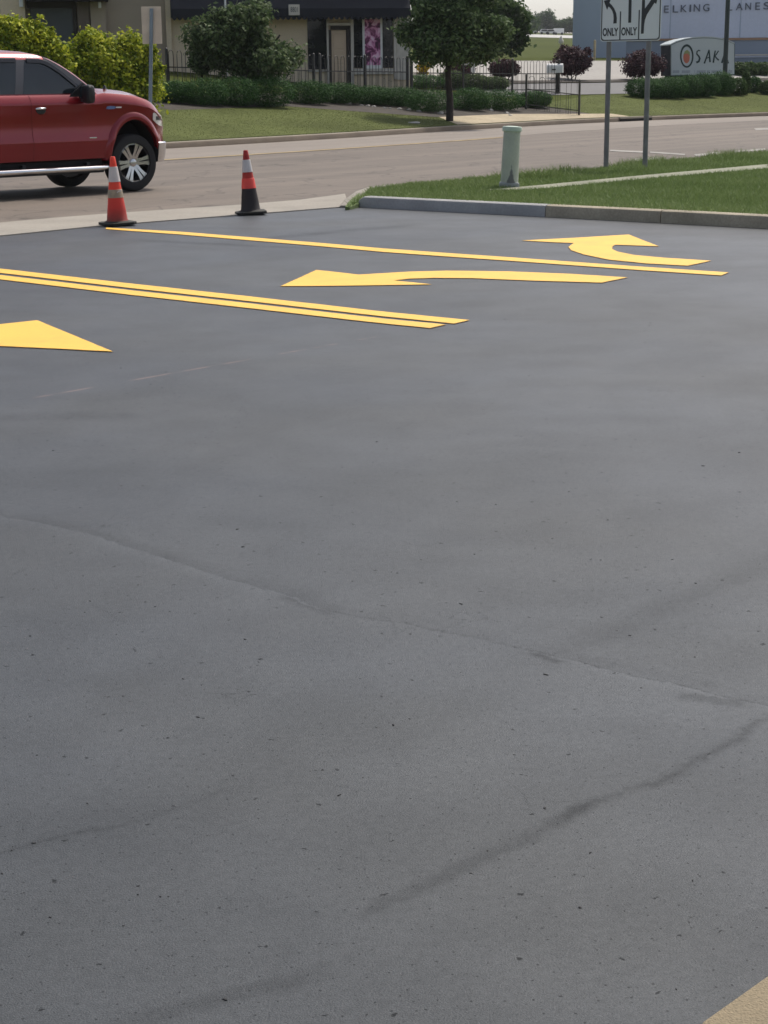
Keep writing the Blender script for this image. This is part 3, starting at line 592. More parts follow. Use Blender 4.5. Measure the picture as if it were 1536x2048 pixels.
for sg in (-1,1):
    dF=slab('door',zd,lambda z:-1.725,lambda z:-.565,secy,.007,M['red'],truck,.03,sg); dR=slab('door',zd,lambda z:-2.78,lambda z:-1.737,secy,.007,M['red'],truck,.03,sg)
    fr=lambda z: gx(z)-.20-.02
    slab('pillar_trim',zw,lambda z:Bx(z)-.11,lambda z:Bx(z)+.02,gw,.007,M['pillar'],truck,.02,sg)
    slab('window',zw,lambda z:Bx(z)+.022,lambda z:max(Bx(z)+.04,fr(z)),gw,.006,M['carglass'],dF,.02,sg)
    slab('window',zw,lambda z:-2.82+(z-1.45)*.12,lambda z:Bx(z)-.112,gw,.006,M['carglass'],dR,.02,sg)
    # window frame running up the front pillar and rain visors
    slab('window_frame',zw+[1.965],lambda z:fr(min(z,1.9))+.002,lambda z:gx(z)-.075,gw,.005,M['pillar'],dF,.02,sg)
    def vis(pts,par):
        rs=[]
        for X,z in pts:
            y=gw(z); rs.append([(X,sg*(y+.004),z+.028),(X,sg*(y+.020),z+.02),(X,sg*(y+.036),z-.035),(X,sg*(y+.028),z-.037),(X,sg*(y+.004),z)])
        mb=MB(); mb.loft(rs); mb.build('rain_visor',M['visor'],par,smooth=30)
    vis([(-1.66,1.925),(-1.45,1.92),(-1.36,1.895),(-1.26,1.845),(-1.14,1.765),(-1.02,1.67),(-.90,1.575)],dF)
    vis([(-2.7,1.925),(-1.84,1.93)],dR)
    mb=MB(); mb.prism([(-1.06,1.405),(-.66,1.40),(-.62,1.44),(-.80,1.60),(-.93,1.50)],sg*.90,sg*.962); mb.build('mirror_base',M['black'],dF)
    for X0,par in ((-1.57,dF),(-2.62,dR)):
        h=MB(); h.lathe([(.02,-.006),(.078,-.004),(.085,.004),(.02,.006)],20,(0,0,0),'y'); h.v=[(X0+x*1.0,sg*(secy(1.235)+.010)+y,1.235+z*.75) for x,y,z in h.v]; h.build('handle_recess',M['black'],par)
        h=MB(); h.tube([(X0-.075,sg*.992,1.252),(X0-.05,sg*1.025,1.252),(X0+.05,sg*1.025,1.256),(X0+.078,sg*.992,1.258)],.017,8); h.build('handle',M['chrome'],par,smooth=50)
    m_=MB(); pts=[]
    rs=[]
    for t,sc in ((0,.55),(.25,.9),(.6,1),(.9,.95),(1,.7)):
        y=sg*(.99+.28*t); cx,cz=-.84-.03*t,1.445
        rs.append([(cx+.075*sc*math.copysign(abs(math.cos(a))**.6,math.cos(a)),y,cz+.135*sc*math.copysign(abs(math.sin(a))**.6,math.sin(a))) for a in [2*PI*k/20 for k in range(20)]])
    m_.loft(rs); m_.tube([(-.84,sg*.93,1.40),(-.84,sg*1.02,1.40)],.045); mr_=m_.build('mirror',M['black'],truck,smooth=40)
    g=MB(); g.prism([(-.09,-.11),(.09,-.11),(.10,.11),(-.10,.11)],0,.004,fn=lambda a,d,b:(-.918-d,sg*1.14+a,1.445+b)); g.build('mirror_glass',M['carglass'],mr_)
    # fender flares
    for ax in (.06,-3.62):
        rs=[]
        for k in range(2,29):
            a=PI*k/28; c,s=math.cos(a),math.sin(a); R=[]
            for q,off in ((0,-.05),(.0,.030),(.03,.040),(.085,.030),(.125,-.02)):
                X=ax+(.445+q)*c; z=.48+(.585+q)*s; zz=min(max(z,.48),1.40)
                wy=secy(zz)*lerp(WX,X); R.append((X,sg*(max(wy,.90)+off),z))
            rs.append(R)
        f=MB(); f.loft(rs,closed=True); f.build('fender_flare',M['red'],truck,smooth=45)
    # running board
    r=MB(); r.tube([(-.42,sg*.93,.395),(-.52,sg*1.02,.385),(-.7,sg*1.05,.38),(-3.0,sg*1.05,.38),(-3.15,sg*.95,.40)],.042,12)
    rb=r.build('running_board',M['chrome'],truck,smooth=50)
    r=MB(); r.box(-3.1,-.55,min(sg*.86,sg*1.01),max(sg*.86,sg*1.01),.315,.36); 
    for q in (-.8,-1.9,-2.9): r.box(q-.03,q+.03,min(sg*.7,sg*.98),max(sg*.7,sg*.98),.33,.47)
    r.build('step_bracket',M['black'],rb)
    # badges
    b=MB(); b.prism([(-.44,1.228),(-.37,1.222),(-.30,1.226),(-.262,1.24),(-.28,1.262),(-.36,1.27),(-.42,1.262)],sg*.975,sg*.997); b.build('fender_badge',M['badge'],truck)
    b=MB(); b.prism([(-.262,1.238),(-.165,1.238),(-.165,1.256),(-.262,1.256)],sg*.975,sg*.998); b.build('fender_badge',M['white'],truck)
    b=MB(); b.prism([(-.765,.802),(-.635,.802),(-.635,.828),(-.765,.828)],sg*.97,sg*1.0); b.build('door_badge',M['chrome'],dF,bevel=.004)
    # headlight at the corner
    rs=[]
    for X,za,zb in ((.43,1.05,1.15),(.50,1.0,1.165),(.57,.965,1.15),(.66,.95,1.11),(.75,.95,1.04)):
        y=lerp(WX,X); R=[]
        for t in (0,.33,.66,1):
            z=za+(zb-za)*t; R.append((X+.004,sg*(secy(min(z,1.3))*y+.016),z))
        R+=[(X,sg*(y*.9-.05),zb),(X,sg*(y*.9-.05),za)]; rs.append(R)
    h=MB(); h.loft(rs); hl=h.build('headlight',M['lamp'],truck,smooth=50)
    rs=[]
    for X in (.50,.58,.66):
        y=lerp(WX,X); rs.append([(X,sg*(secy(1.1)*y+.022),1.10),(X,sg*(secy(1.05)*y+.022),1.045),(X,sg*(y*.9),1.045),(X,sg*(y*.9),1.10)])
    h=MB(); h.loft(rs); h.build('reflector',M['rimdark'],hl)
    t_=MB(); t_.box(-4.868,-4.70,min(sg*.86,sg*1.0),max(sg*.86,sg*1.0),1.0,1.34); t_.build('tail_light',M['tail'],truck,bevel=.02)
# bumpers
bp=[(.50,-1.0),(.58,-.985),(.64,-.96),(.75,-.85),(.85,-.72),(.95,-.45),(.98,0)]; bp+=[(x,-y) for x,y in bp[::-1][1:]]
rs=[]
for i,(x,y) in enumerate(bp):
    d=Vector((bp[min(i+1,len(bp)-1)][0]-bp[max(i-1,0)][0],bp[min(i+1,len(bp)-1)][1]-bp[max(i-1,0)][1],0)).normalized(); n=Vector((d.y,-d.x,0)); p=Vector((x,y,0))
    rs.append([tuple(p+n*q+Vector((0,0,z))) for q,z in ((-.10,.715),(-.02,.722),(.0,.705),(-.006,.66),(-.02,.55),(-.045,.43),(-.07,.42),(-.12,.43))])
f=MB(); f.loft(rs); f.build('front_bumper',M['chrome'],truck,smooth=40)
f=MB(); f.box(-5.05,-4.86,-.92,.92,.50,.68); f.build('rear_bumper',M['chrome'],truck,bevel=.03)
f=MB(); f.box(-4.875,-4.853,-.80,.80,.74,1.40); f.build('tailgate',M['red'],truck,bevel=.01)
f=MB(); f.box(-4.7,-3.12,-.80,.80,1.462,1.468); f.build('bed_cover',M['black'],truck)
f=MB(); f.box(-4.6,.5,-.5,.5,.36,.52); f.box(-3.1,-.5,-.9,.9,.42,.50); f.build('chassis',M['dark'],truck)
f=MB(); f.box(.84,.905,-.46,.46,.72,.9); f.build('grille',M['chrome'],truck,bevel=.02)
f=MB(); f.lathe([(.045,0),(.03,.025),(.012,.06),(.004,.07)],10,(-.17,-.60,1.50)); f.build('washer_nozzle',M['black'],truck)
# windscreen sits 6 mm proud of the sloping cab front
rs=[]
for z in (1.50,1.62,1.75,1.86,1.94): rs.append([(gx(z)+.008,-gw(z)+.13,z),(gx(z)+.008,gw(z)-.13,z),(gx(z)-.02,gw(z)-.13,z),(gx(z)-.02,-gw(z)+.13,z)])
f=MB(); f.loft(rs); f.build('windscreen',M['carglass'],truck,smooth=50)
# wheels
def wheel(ax,sg):
    wt=MB(); wt.lathe([(.285,-.10),(.30,-.125),(.36,-.135),(.405,-.118),(.425,-.08),(.427,0),(.425,.08),(.405,.118),(.36,.135),(.30,.125),(.285,.10)],48,(ax,sg*.84,.427),'y',cap=False)
    w_=MB(); w_.lathe([(.30,-.11),(.285,-.105),(.275,-.06),(.27,.08),(.0,.085)] if sg<0 else [(.30,.11),(.285,.105),(.275,.06),(.27,-.08),(.0,-.085)],40,(ax,sg*.84,.427),'y',cap=False)
    W=bpy.data.objects.new('wheel',None); col.objects.link(W); W.parent=truck
    wt.build('tyre',M['tyre'],W,smooth=40); rim=w_.build('rim',M['rimdark'],W,smooth=40)
    s=MB(); yo=sg*(.84+.108)
    s.lathe([(.288,0),(.296,.010),(.288,.022),(.272,.022),(.268,0)],48,(ax,yo-(.011),.427),'y',cap=False)
    for k in range(6):
        a=2*PI*k/6+.12; c,sn=math.cos(a),math.sin(a)
        for off in (-1,1):
            rs=[]
            for r_,hw,g_,dy in ((.055,.026,.024,-.025),(.15,.022,.028,-.012),(.22,.026,.036,-.002),(.278,.034,.046,.002)):
                ct=off*g_; R=[]
                for q in (-hw,hw):
                    u=ct+q; R.append((ax+r_*c-u*sn,yo+sg*dy,.427+r_*sn+u*c))
                for q in (hw,-hw):
                    u=ct+q; R.append((ax+r_*c-u*sn,yo+sg*(dy-.05),.427+r_*sn+u*c))
                rs.append(R)
            s.loft(rs)
    s.build('spokes',M['rim'],W,smooth=35)
    h=MB(); h.lathe([(.06,-.03),(.055,-.012),(.035,-.006),(.0,-.004)] if sg>0 else [(.06,.03),(.055,.012),(.035,.006),(.0,.004)],20,(ax,yo,.427),'y'); h.build('hub_cap',M['rim'],W,smooth=35)
for ax in (.05,-3.62):
    for sg in (-1,1): wheel(ax,sg)

# ------------------------------------------------------------------ traffic cones
def vgrad(name,stops,rough=.55,noise=.12):
    """paint with grime worn on by height: the dirt stays on the cone whatever the light"""
    m=mat(name,(1,1,1),rough,var=.06); N=m.node_tree.nodes; L=m.node_tree.links; b=N['Principled BSDF']; tc=N['Texture Coordinate']
    sp=N.new('ShaderNodeSeparateXYZ'); L.new(tc.outputs['Object'],sp.inputs[0])
    nz=N.new('ShaderNodeTexNoise'); nz.inputs['Scale'].default_value=9; nz.inputs['Detail'].default_value=4; L.new(tc.outputs['Object'],nz.inputs['Vector'])
    ad=N.new('ShaderNodeMath'); ad.operation='MULTIPLY_ADD'; L.new(nz.outputs['Fac'],ad.inputs[0]); ad.inputs[1].default_value=noise; L.new(sp.outputs['Z'],ad.inputs[2])
    r=N.new('ShaderNodeValToRGB'); e=r.color_ramp.elements; L.new(ad.outputs[0],r.inputs[0])
    e[0].position=stops[0][0]; e[0].color=(*stops[0][1],1); e[1].position=stops[-1][0]; e[1].color=(*stops[-1][1],1)
    for p,c in stops[1:-1]: k=e.new(p); k.color=(*c,1)
    L.new(r.outputs[0],b.inputs['Base Color'])
    t=N.new('ShaderNodeBsdfTranslucent'); L.new(r.outputs[0],t.inputs['Color']); mx=N.new('ShaderNodeMixShader'); mx.inputs[0].default_value=.22
    L.new(b.outputs[0],mx.inputs[1]); L.new(t.outputs[0],mx.inputs[2]); L.new(mx.outputs[0],N['Material Output'].inputs['Surface'])
    return m
OR=(.90,.085,.045)
M['cone1']=vgrad('orange_cone',[(.06,(.10,.06,.035)),(.14,(.36,.05,.035)),(.26,(.68,.055,.04)),(.5,OR)])
M['cone2']=vgrad('tar_stained_cone',[(.30,(.030,.022,.022)),(.40,(.045,.028,.026)),(.425,(.16,.03,.025)),(.435,(.62,.05,.035)),(.60,(.40,.03,.025)),(.75,(.45,.03,.025))],noise=.03)
M['collar']=mat('reflective_white_collar',(.60,.56,.54),.45,var=.06,vs=8)
M['collar_dirty']=mat('dirty_tan_collar',(.34,.28,.20),.6,var=.22,vs=14)
M['collar_red']=mat('bright_red_collar',(.86,.07,.05),.45,var=.05,vs=8)
M['rubber']=mat('black_rubber_base',(.022,.021,.016),.8,var=.2,vs=12)
def cone(px,py,label,mb_,lean,collars,rz):
    X,Y=at(px,py); t=thing('traffic_cone',label,'traffic cone',(X,Y,.012),0,'orange traffic cones'); t.rotation_euler=(0,lean,rz)
    b=MB(); pl=[]
    for i in range(4):
        a=PI/2*i; s=.185
        for q in (-.13,.13):
            x,y=s,q; pl.append((x*math.cos(a)-y*math.sin(a),x*math.sin(a)+y*math.cos(a)))
    b.prism(pl,0,.032,fn=lambda a,d,c:(a,c,d)); b.lathe([(.16,.030),(.135,.045)],20,(0,0,0)); b.build('base',M['rubber'],t,bevel=.006)
    rr=lambda z:.122-(.122-.028)*(z-.04)/.73
    c=MB(); c.lathe([(rr(z)+(.012 if z<.05 else 0),z) for z in (.04,.055,.15,.3,.45,.6,.7,.765)]+[(.022,.772)],32); c.build('cone_body',mb_,t,smooth=40)
    for z0,z1,m in collars:
        k=MB(); k.lathe([(rr(z0)+.001,z0-.002),(rr(z0)+.005,z0),(rr(z1)+.005,z1),(rr(z1)+.001,z1+.002)],32,cap=False); k.build('collar',m,t,smooth=40)
    return t
hh_=lambda y,y0,y1: .77*(y1-y)/(y1-y0)
t1=cone(235.5,451,'bright orange traffic cone with a torn dirty tan collar in front of the truck wheel',M['cone1'],math.radians(-1.5),[(hh_(365,318,447),hh_(337,318,447),M['collar']),(hh_(395,318,447),hh_(380,318,447),M['collar_dirty'])],.55)
k=MB(); k.prism([(0,0),(.02,.012),(.055,.02),(.06,.03),(.03,.026),(.005,.014)],0,.003,fn=lambda a,d,b:(a-.02,-.098+d,hh_(386,318,447)+b)); k.build('torn_strip',M['collar'],t1)
cone(502,429,'traffic cone with its lower half stained black with tar leaning beside the driveway edge',M['cone2'],math.radians(-3.2),[(hh_(347,306,427),hh_(324,306,427),M['collar']),(hh_(378,306,427),hh_(359,306,427),M['collar_red'])],.2)

# ------------------------------------------------------------------ utility pedestal on the verge
X,Y=at(1018,373.5,VZ)
pt=thing('utility_post','pale green cylindrical utility post with a stained foot standing on the grass verge','utility post',(X,Y,VZ-.02)); pt.rotation_euler=(0,math.radians(2.6),0)
M['postgreen']=mat('pale_green_plastic',(.43,.46,.385),.55,var=.08,vs=4,var2=.04)
M['capgreen']=mat('pale_green_cap',(.46,.54,.44),.5,var=.05)
N=M['postgreen'].node_tree.nodes; L=M['postgreen'].node_tree.links        # grey tar smear wiped up the front of the foot
tc=N['Texture Coordinate']; sp=N.new('ShaderNodeSeparateXYZ'); L.new(tc.outputs['Object'],sp.inputs[0]); b=N['Principled BSDF']; src=b.inputs['Base Color'].links[0].from_socket
def mth(op,a,bb):
    n=N.new('ShaderNodeMath'); n.operation=op
    for i,x in enumerate((a,bb)):
        if isinstance(x,(int,float)): n.inputs[i].default_value=x
        else: L.new(x,n.inputs[i])
    return n.outputs[0]
nz=N.new('ShaderNodeTexNoise'); nz.inputs['Scale'].default_value=14; L.new(tc.outputs['Object'],nz.inputs['Vector'])
ax_=mth('ABSOLUTE',mth('SUBTRACT',sp.outputs['X'],.012),0); lim_=mth('MULTIPLY',mth('SUBTRACT',.34,sp.outputs['Z']),.26)
dd=mth('ADD',mth('SUBTRACT',lim_,ax_),mth('MULTIPLY',mth('SUBTRACT',nz.outputs['Fac'],.5),.05)); f_=mth('MULTIPLY',mth('MINIMUM',mth('MAXIMUM',mth('MULTIPLY',dd,60),0),1),mth('LESS_THAN',sp.outputs['Y'],0))
mx=N.new('ShaderNodeMix'); mx.data_type='RGBA'; L.new(f_,mx.inputs[0]); L.new(src,mx.inputs[6]); mx.inputs[7].default_value=(.13,.14,.14,1); L.new(mx.outputs[2],b.inputs['Base Color'])
k=MB(); k.lathe([(.125,.08),(.125,.10),(.118,.78)],36); k.build('post_body',M['postgreen'],pt,smooth=40)
k=MB(); k.lathe([(.118,.775),(.136,.78),(.138,.825),(.130,.842),(.06,.850),(.001,.851)],36); k.build('cap',M['capgreen'],pt,smooth=40)
k=MB(); k.box(-.135,.135,-.12,.12,-.03,.085); k.build('foot',mat('grey_foot',(.30,.32,.31),.8,var=.1),pt,bevel=.02)

# ------------------------------------------------------------------ lane control sign on two posts
SD=29.0
ang=math.radians(-30); sgn=thing('lane_sign','white lane control sign with black arrows on two steel posts in the verge','road sign',(*at(1252,337,VZ),VZ-.02),ang)
sx,sy=at(1252,337,VZ); e_=(math.cos(ang),math.sin(ang))
def onsign(x,y):
    d=ray(x,y); n=(-e_[1],e_[0]); k_=(sx*n[0]+sy*n[1])/(d[0]*n[0]+d[1]*n[1]); return ((d[0]*k_-sx)*e_[0]+(d[1]*k_-sy)*e_[1], H+d[2]*k_-(VZ-.02))
sl0=onsign(1200.5,83)[0]; sr0=onsign(1321,78)[0]; zb=onsign(1200.5,83.5)[1]; SW=sr0-sl0; SH=SW*.86
def sp_(x,y):  # photo position on the panel, with the tilt of its lower edge taken out
    yb=83.5-4.6*(x-1200.5)/120.5; return sl0+(x-1200.5)/120.5*SW, zb+(yb-y)/120.5*SW*1.0
M['signwhite']=mat('white_sign_sheet',(.74,.77,.78),.4,var=.04,vs=1.5); M['signblack']=mat('sign_black',(.028,.032,.036),.45,var=.08)
M['steel']=mat('galvanised_steel',(.20,.20,.205),.55,metal=.5,var=.14,vs=6)
r_=.05; cx0,cx1,cz0,cz1=sl0,sr0,zb,zb+SH; rp_=[]
for cx,cz,a0 in ((cx1-r_,cz1-r_,0),(cx0+r_,cz1-r_,90),(cx0+r_,cz0+r_,180),(cx1-r_,cz0+r_,270)):
    for q in range(6):
        a=math.radians(a0+q*18); rp_.append((cx+r_*math.cos(a),cz+r_*math.sin(a)))
k=MB(); k.prism(rp_,-.004,.004); pan=k.build('sign_panel',M['signwhite'],sgn)
ink=MB()
def shape(P): ink.prism([sp_(*p) for p in P],-.0075,-.0045)
cxm,czm=(cx0+cx1)/2,(cz0+cz1)/2; inn=[(cxm+(a-cxm)*(1-.024/(SW/2)*.5),czm+(b_-czm)*(1-.024/(SH/2)*.5)) for a,b_ in rp_]; inn2=[(cxm+(a-cxm)*(1-.056/(SW/2)*.5),czm+(b_-czm)*(1-.056/(SH/2)*.5)) for a,b_ in rp_]
n_=len(inn); ink.add([(a,-.0075,b_) for a,b_ in inn]+[(a,-.0075,b_) for a,b_ in inn2],[(i,(i+1)%n_,(i+1)%n_+n_,i+n_) for i in range(n_)])
shape([(1239.2,80.6),(1241.4,80.4),(1241.4,28),(1239.2,28)]); shape([(1276.6,79),(1278.8,79),(1278.8,25),(1276.6,25)])
# left turn arrow, straight arrow, combined arrow
shape([(1226.3,50),(1233,49.5),(1233.2,40),(1231.5,31),(1227.5,23),(1222,16.5),(1217.5,12.8),(1220.5,5.5),(1206.2,9.3),(1213,25.5),(1215.8,19.3),(1219.5,22),(1223.5,27),(1226,33.5),(1226.8,41)])
shape([(1256.3,48.3),(1262,48),(1261.8,5.5),(1266.3,4.5),(1258.8,-13),(1251.3,6.2),(1256,5.8)])
shape([(1282.2,67.7),(1287.6,67.3),(1288,52),(1289.5,42),(1293,33),(1299,24),(1307.2,11.8),(1310.5,14.2),(1316,-9),(1298,-.5),(1302,4.5),(1296,13),(1288.6,22.5),(1288.3,5),(1293,4.5),(1285.2,-13),(1278,6),(1282.6,5.5)])
for x0 in (1205.2,1242.8):
    vs_,fs_=text_poly('ONLY',1,1,.001,off=.03); xa,za=sp_(x0,73.5 if x0<1210 else 71.6); xb,zb_=sp_(x0+31.5,0); zt_=sp_(x0,58.5 if x0<1210 else 56.8)[1]
    ink.add([(xa+(xb-xa)*a,-.006-c,za+(zt_-za)*b_) for a,b_,c in vs_],fs_)
ink.build('sign_legend',M['signblack'],pan)
for px in (1216.5,1296):
    a_=onsign(px,81)[0]
    k=MB(); k.prism([(-.042,-.016),(-.028,-.034),(.028,-.034),(.042,-.016),(.042,-.004),(-.042,-.004)],-.06,zb+SH-.04,fn=lambda a,d,b_:(a_+a,.048+b_,d)); k.build('post',M['steel'],sgn)

# ------------------------------------------------------------------ sign seen from behind beside the truck
base=hit(299,287); D=base.y
rs_=thing('blank_sign','pale back of a road sign on a thin steel post behind the truck bonnet','road sign',tuple(base-Vector((0,0,.1))),0)
M['signback']=mat('weathered_aluminium',(.66,.56,.44),.6,metal=.1,var=.1,vs=3); M['bluepost']=mat('steel_post',(.22,.27,.31),.5,metal=.4,var=.1)
def rel(o,x,y,Y): return far(x,y,Y)-Vector(o.location)
a=rel(rs_,285.5,88,D+.06); b_=rel(rs_,321.5,13,D+.06); tp=rel(rs_,303,17,D)
k=MB(); k.box(a.x,b_.x,.05,.06,a.z,b_.z); k.build('sign_panel',M['signback'],rs_,bevel=.003)
bt=0
k=MB(); k.prism([(-.04,-.01),(-.04,.05),(.04,.05),(.04,-.01),(.02,.0),(-.02,.0)],-.1,tp.z,fn=lambda p,d,q:(p+tp.x*d/tp.z,q-.02,d)); k.build('post',M['bluepost'],rs_)
# ------------------------------------------------------------------ foliage
M['lf_yel']=leafmat('yellow_green_leaves',[(0.068,0.115,0.011),(0.176,0.243,0.019),(0.405,0.432,0.034),(0.600,0.600,0.068)],.3)
M['lf_dark']=leafmat('dark_tree_leaves',[(0.032,0.056,0.025),(0.060,0.098,0.038),(0.102,0.161,0.060),(0.193,0.254,0.114)],.3)
M['lf_box']=leafmat('boxwood_leaves',[(0.021,0.055,0.017),(0.034,0.093,0.024),(0.058,0.138,0.034),(0.095,0.189,0.048)],.12)
M['lf_purple']=leafmat('purple_leaves',[(0.034,0.020,0.024),(0.057,0.031,0.038),(0.092,0.048,0.055),(0.132,0.081,0.078)],.2)
M['lf_mid']=leafmat('mid_tree_leaves',[(0.028,0.060,0.018),(0.048,0.098,0.025),(0.081,0.138,0.040),(0.138,0.196,0.069)],.3)
M['lf_far']=leafmat('far_tree_leaves',[(.020,.048,.014),(.036,.078,.022),(.060,.110,.032),(.095,.15,.05)],.3)
M['lf_gold']=leafmat('golden_leaves',[(.20,.15,.01),(.36,.26,.015),(.50,.38,.03),(.55,.48,.12)],.3)
M['bark']=mat('bark',(.035,.027,.022),.95,var=.25,vs=6,bump=.6,bs=30)
M['iron']=mat('black_iron',(.032,.030,.028),.5,var=.1)
M['iron_grey']=mat('weathered_iron',(.055,.055,.045),.7,var=.2)
M['stone']=mat('pale_stone',(.40,.38,.35),.9,var=.2,vs=9,bump=.4,bs=20)
def plant(name,label,cat,base,blobs,n,size,m,trunk=None,group=None,**kw):
    if not trunk:
        o=leaves(name,[((c[0]-base[0],c[1]-base[1],c[2]-base[2]),r) for c,r in blobs],n,size,m,None,**kw); o.location=base; return tag(o,label,cat,group)
    t=thing(name,label,cat,tuple(base),0,group)
    leaves('crown',[((c[0]-base[0],c[1]-base[1],c[2]-base[2]),r) for c,r in blobs],n,size,m,t,**kw)
    for pts,r in trunk:
        k=MB(); k.tube([Vector(p)-Vector(base) for p in pts],r,8); k.build('trunk',M['bark'],t,smooth=60)
    return t
def rx(px,Y): return px*Y/3200
def blob(px,py,Y,rpx,rpy,ry=None,dy=0):
    c=far(px,py,Y); return ((c.x,c.y+dy,c.z),(rx(rpx,Y),ry if ry else rx(rpx,Y)*.8,rx(rpy,Y)))
def crown(px,py,rxp,ryp,Y,nb,lo=.26,hi=.42,ok=None):
    B=[]
    while len(B)<nb:
        a=rng.random()*6.28; q=rng.random()**.5*.78; x=px+rxp*q*math.cos(a); y=py+ryp*q*math.sin(a); r=(lo+(hi-lo)*rng.random())*rxp
        ra,rb=r*(.8+.5*rng.random()),r*(.55+.35*rng.random())
        if ok and not ok(x,y,ra,rb): continue
        B.append(blob(x,y,Y,ra,rb,None,(rng.random()-.5)*rx(rxp,Y)*.9))
    return B
M['lf_tree']=leafmat('grey_green_tree_leaves',[(0.039,0.068,0.029),(0.068,0.107,0.042),(0.111,0.159,0.065),(0.208,0.247,0.130)],.3)
# two yellow green bushes behind the truck
b=hit(40,250); Y=b.y+2
plant('yellow_bush','yellow green bush behind the truck roof at the left edge of the photo','bush',b,[blob(35,110,Y,72,62),blob(20,72,Y,50,36),blob(70,80,Y,34,40),blob(105,125,Y,38,45),blob(-40,100,Y,60,60),blob(40,190,Y,90,60)],26000,.125,M['lf_yel'],clump=.24,shell=.4,sprigs=30,group='yellow green bushes behind the truck')
b=hit(215,235); Y=b.y+2
plant('yellow_bush','yellow green bush behind the truck bonnet beside the blank sign','bush',b,[blob(205,135,Y,85,62),blob(262,115,Y,42,48),blob(175,112,Y,42,38),blob(125,150,Y,42,48),blob(295,145,Y,28,52),blob(150,180,Y,70,50),blob(235,185,Y,85,50)],32000,.125,M['lf_yel'],clump=.24,shell=.4,sprigs=30,group='yellow green bushes behind the truck')
# dark multi-stemmed tree in front of the building
b=hit(492,208); Y=b.y+.6
def S3(px,py,dy=0): return tuple(far(px,py,Y+dy))
plant('small_tree','dark spreading tree with several stems in front of the beige building','tree',b,crown(490,80,124,82,Y,27,.2,.36,lambda x,y,a,b_: x+a<618 and not (x+a>556 and y-b_<52))+[blob(520,128,Y,70,38),blob(470,60,Y,50,36)],21000,.155,M['lf_tree'],[([tuple(b-Vector((0,0,.3))),S3(488,165),S3(470,110),S3(440,70)],[.09,.07,.05,.03]),([tuple(b+Vector((.12,.1,-.3))),S3(510,160),S3(530,110),S3(560,70)],[.08,.06,.045,.03]),([tuple(b+Vector((-.05,.2,-.3))),S3(496,150),S3(495,90),S3(480,30)],[.08,.06,.05,.03])],clump=.34,shell=.25,aspect=.5,sprigs=46,group='trees in front of the building')
b=hit(404,200); Y=b.y+1.2
plant('topiary_tree','small dark round headed tree left of the spreading tree','tree',b,[blob(404,122,Y,26,24)],3000,.10,M['lf_dark'],[([tuple(b-Vector((0,0,.2))),tuple(far(404,165,Y)),tuple(far(404,125,Y))],.04)],clump=.12,shell=.3)
# big dark tree over the planting bed
b=hit(899,243); Y=b.y+.3
plant('shade_tree','large dark tree with a low crown rising from the planting bed beside the dirt path','tree',b,[*crown(908,64,116,72,Y,24),*crown(910,-30,100,60,Y,9),blob(905,70,Y,70,40),blob(850,112,Y,34,22),blob(960,112,Y,34,18)],32000,.155,M['lf_dark'],[([tuple(b-Vector((0,0,.2))),tuple(far(900,200,Y)),tuple(far(896,150,Y)),tuple(far(900,95,Y)),tuple(far(902,30,Y))],[.13,.115,.10,.09,.05]),([tuple(far(897,135,Y)),tuple(far(930,95,Y)),tuple(far(968,65,Y+.3))],[.07,.05,.03]),([tuple(far(898,130,Y)),tuple(far(870,90,Y)),tuple(far(848,55,Y-.2))],[.06,.05,.03])],clump=.36,shell=.2,aspect=.5,sprigs=46,group='trees in front of the building')
# lighter tree behind it
b=hit(985,135); Y=b.y+30; b=Vector((far(985,100,Y).x,Y,tz(far(985,100,Y).x,Y)))
plant('field_tree','lighter green tree behind the dark tree at the edge of the field','tree',b,[blob(985,50,Y,60,60),blob(1018,52,Y,44,52),blob(1036,62,Y,24,32),blob(960,20,Y,55,45),blob(1003,22,Y,32,28),blob(940,60,Y,50,50)],15000,.34,M['lf_mid'],[([tuple(b-Vector((0,0,.3))),tuple(far(985,60,Y))],[.22,.12])],clump=.3,shell=.3,sprigs=20)
b=Vector((far(862,150,92).x,92,tz(far(862,150,92).x,92)))
plant('field_tree','mid green tree showing above the large dark tree beside the building corner','tree',b,crown(872,5,72,70,92,16,.3,.5),9000,.30,M['lf_mid'],[([tuple(b-Vector((0,0,.3))),tuple(far(866,20,92))],[.2,.12])],clump=.3,shell=.25,sprigs=14)
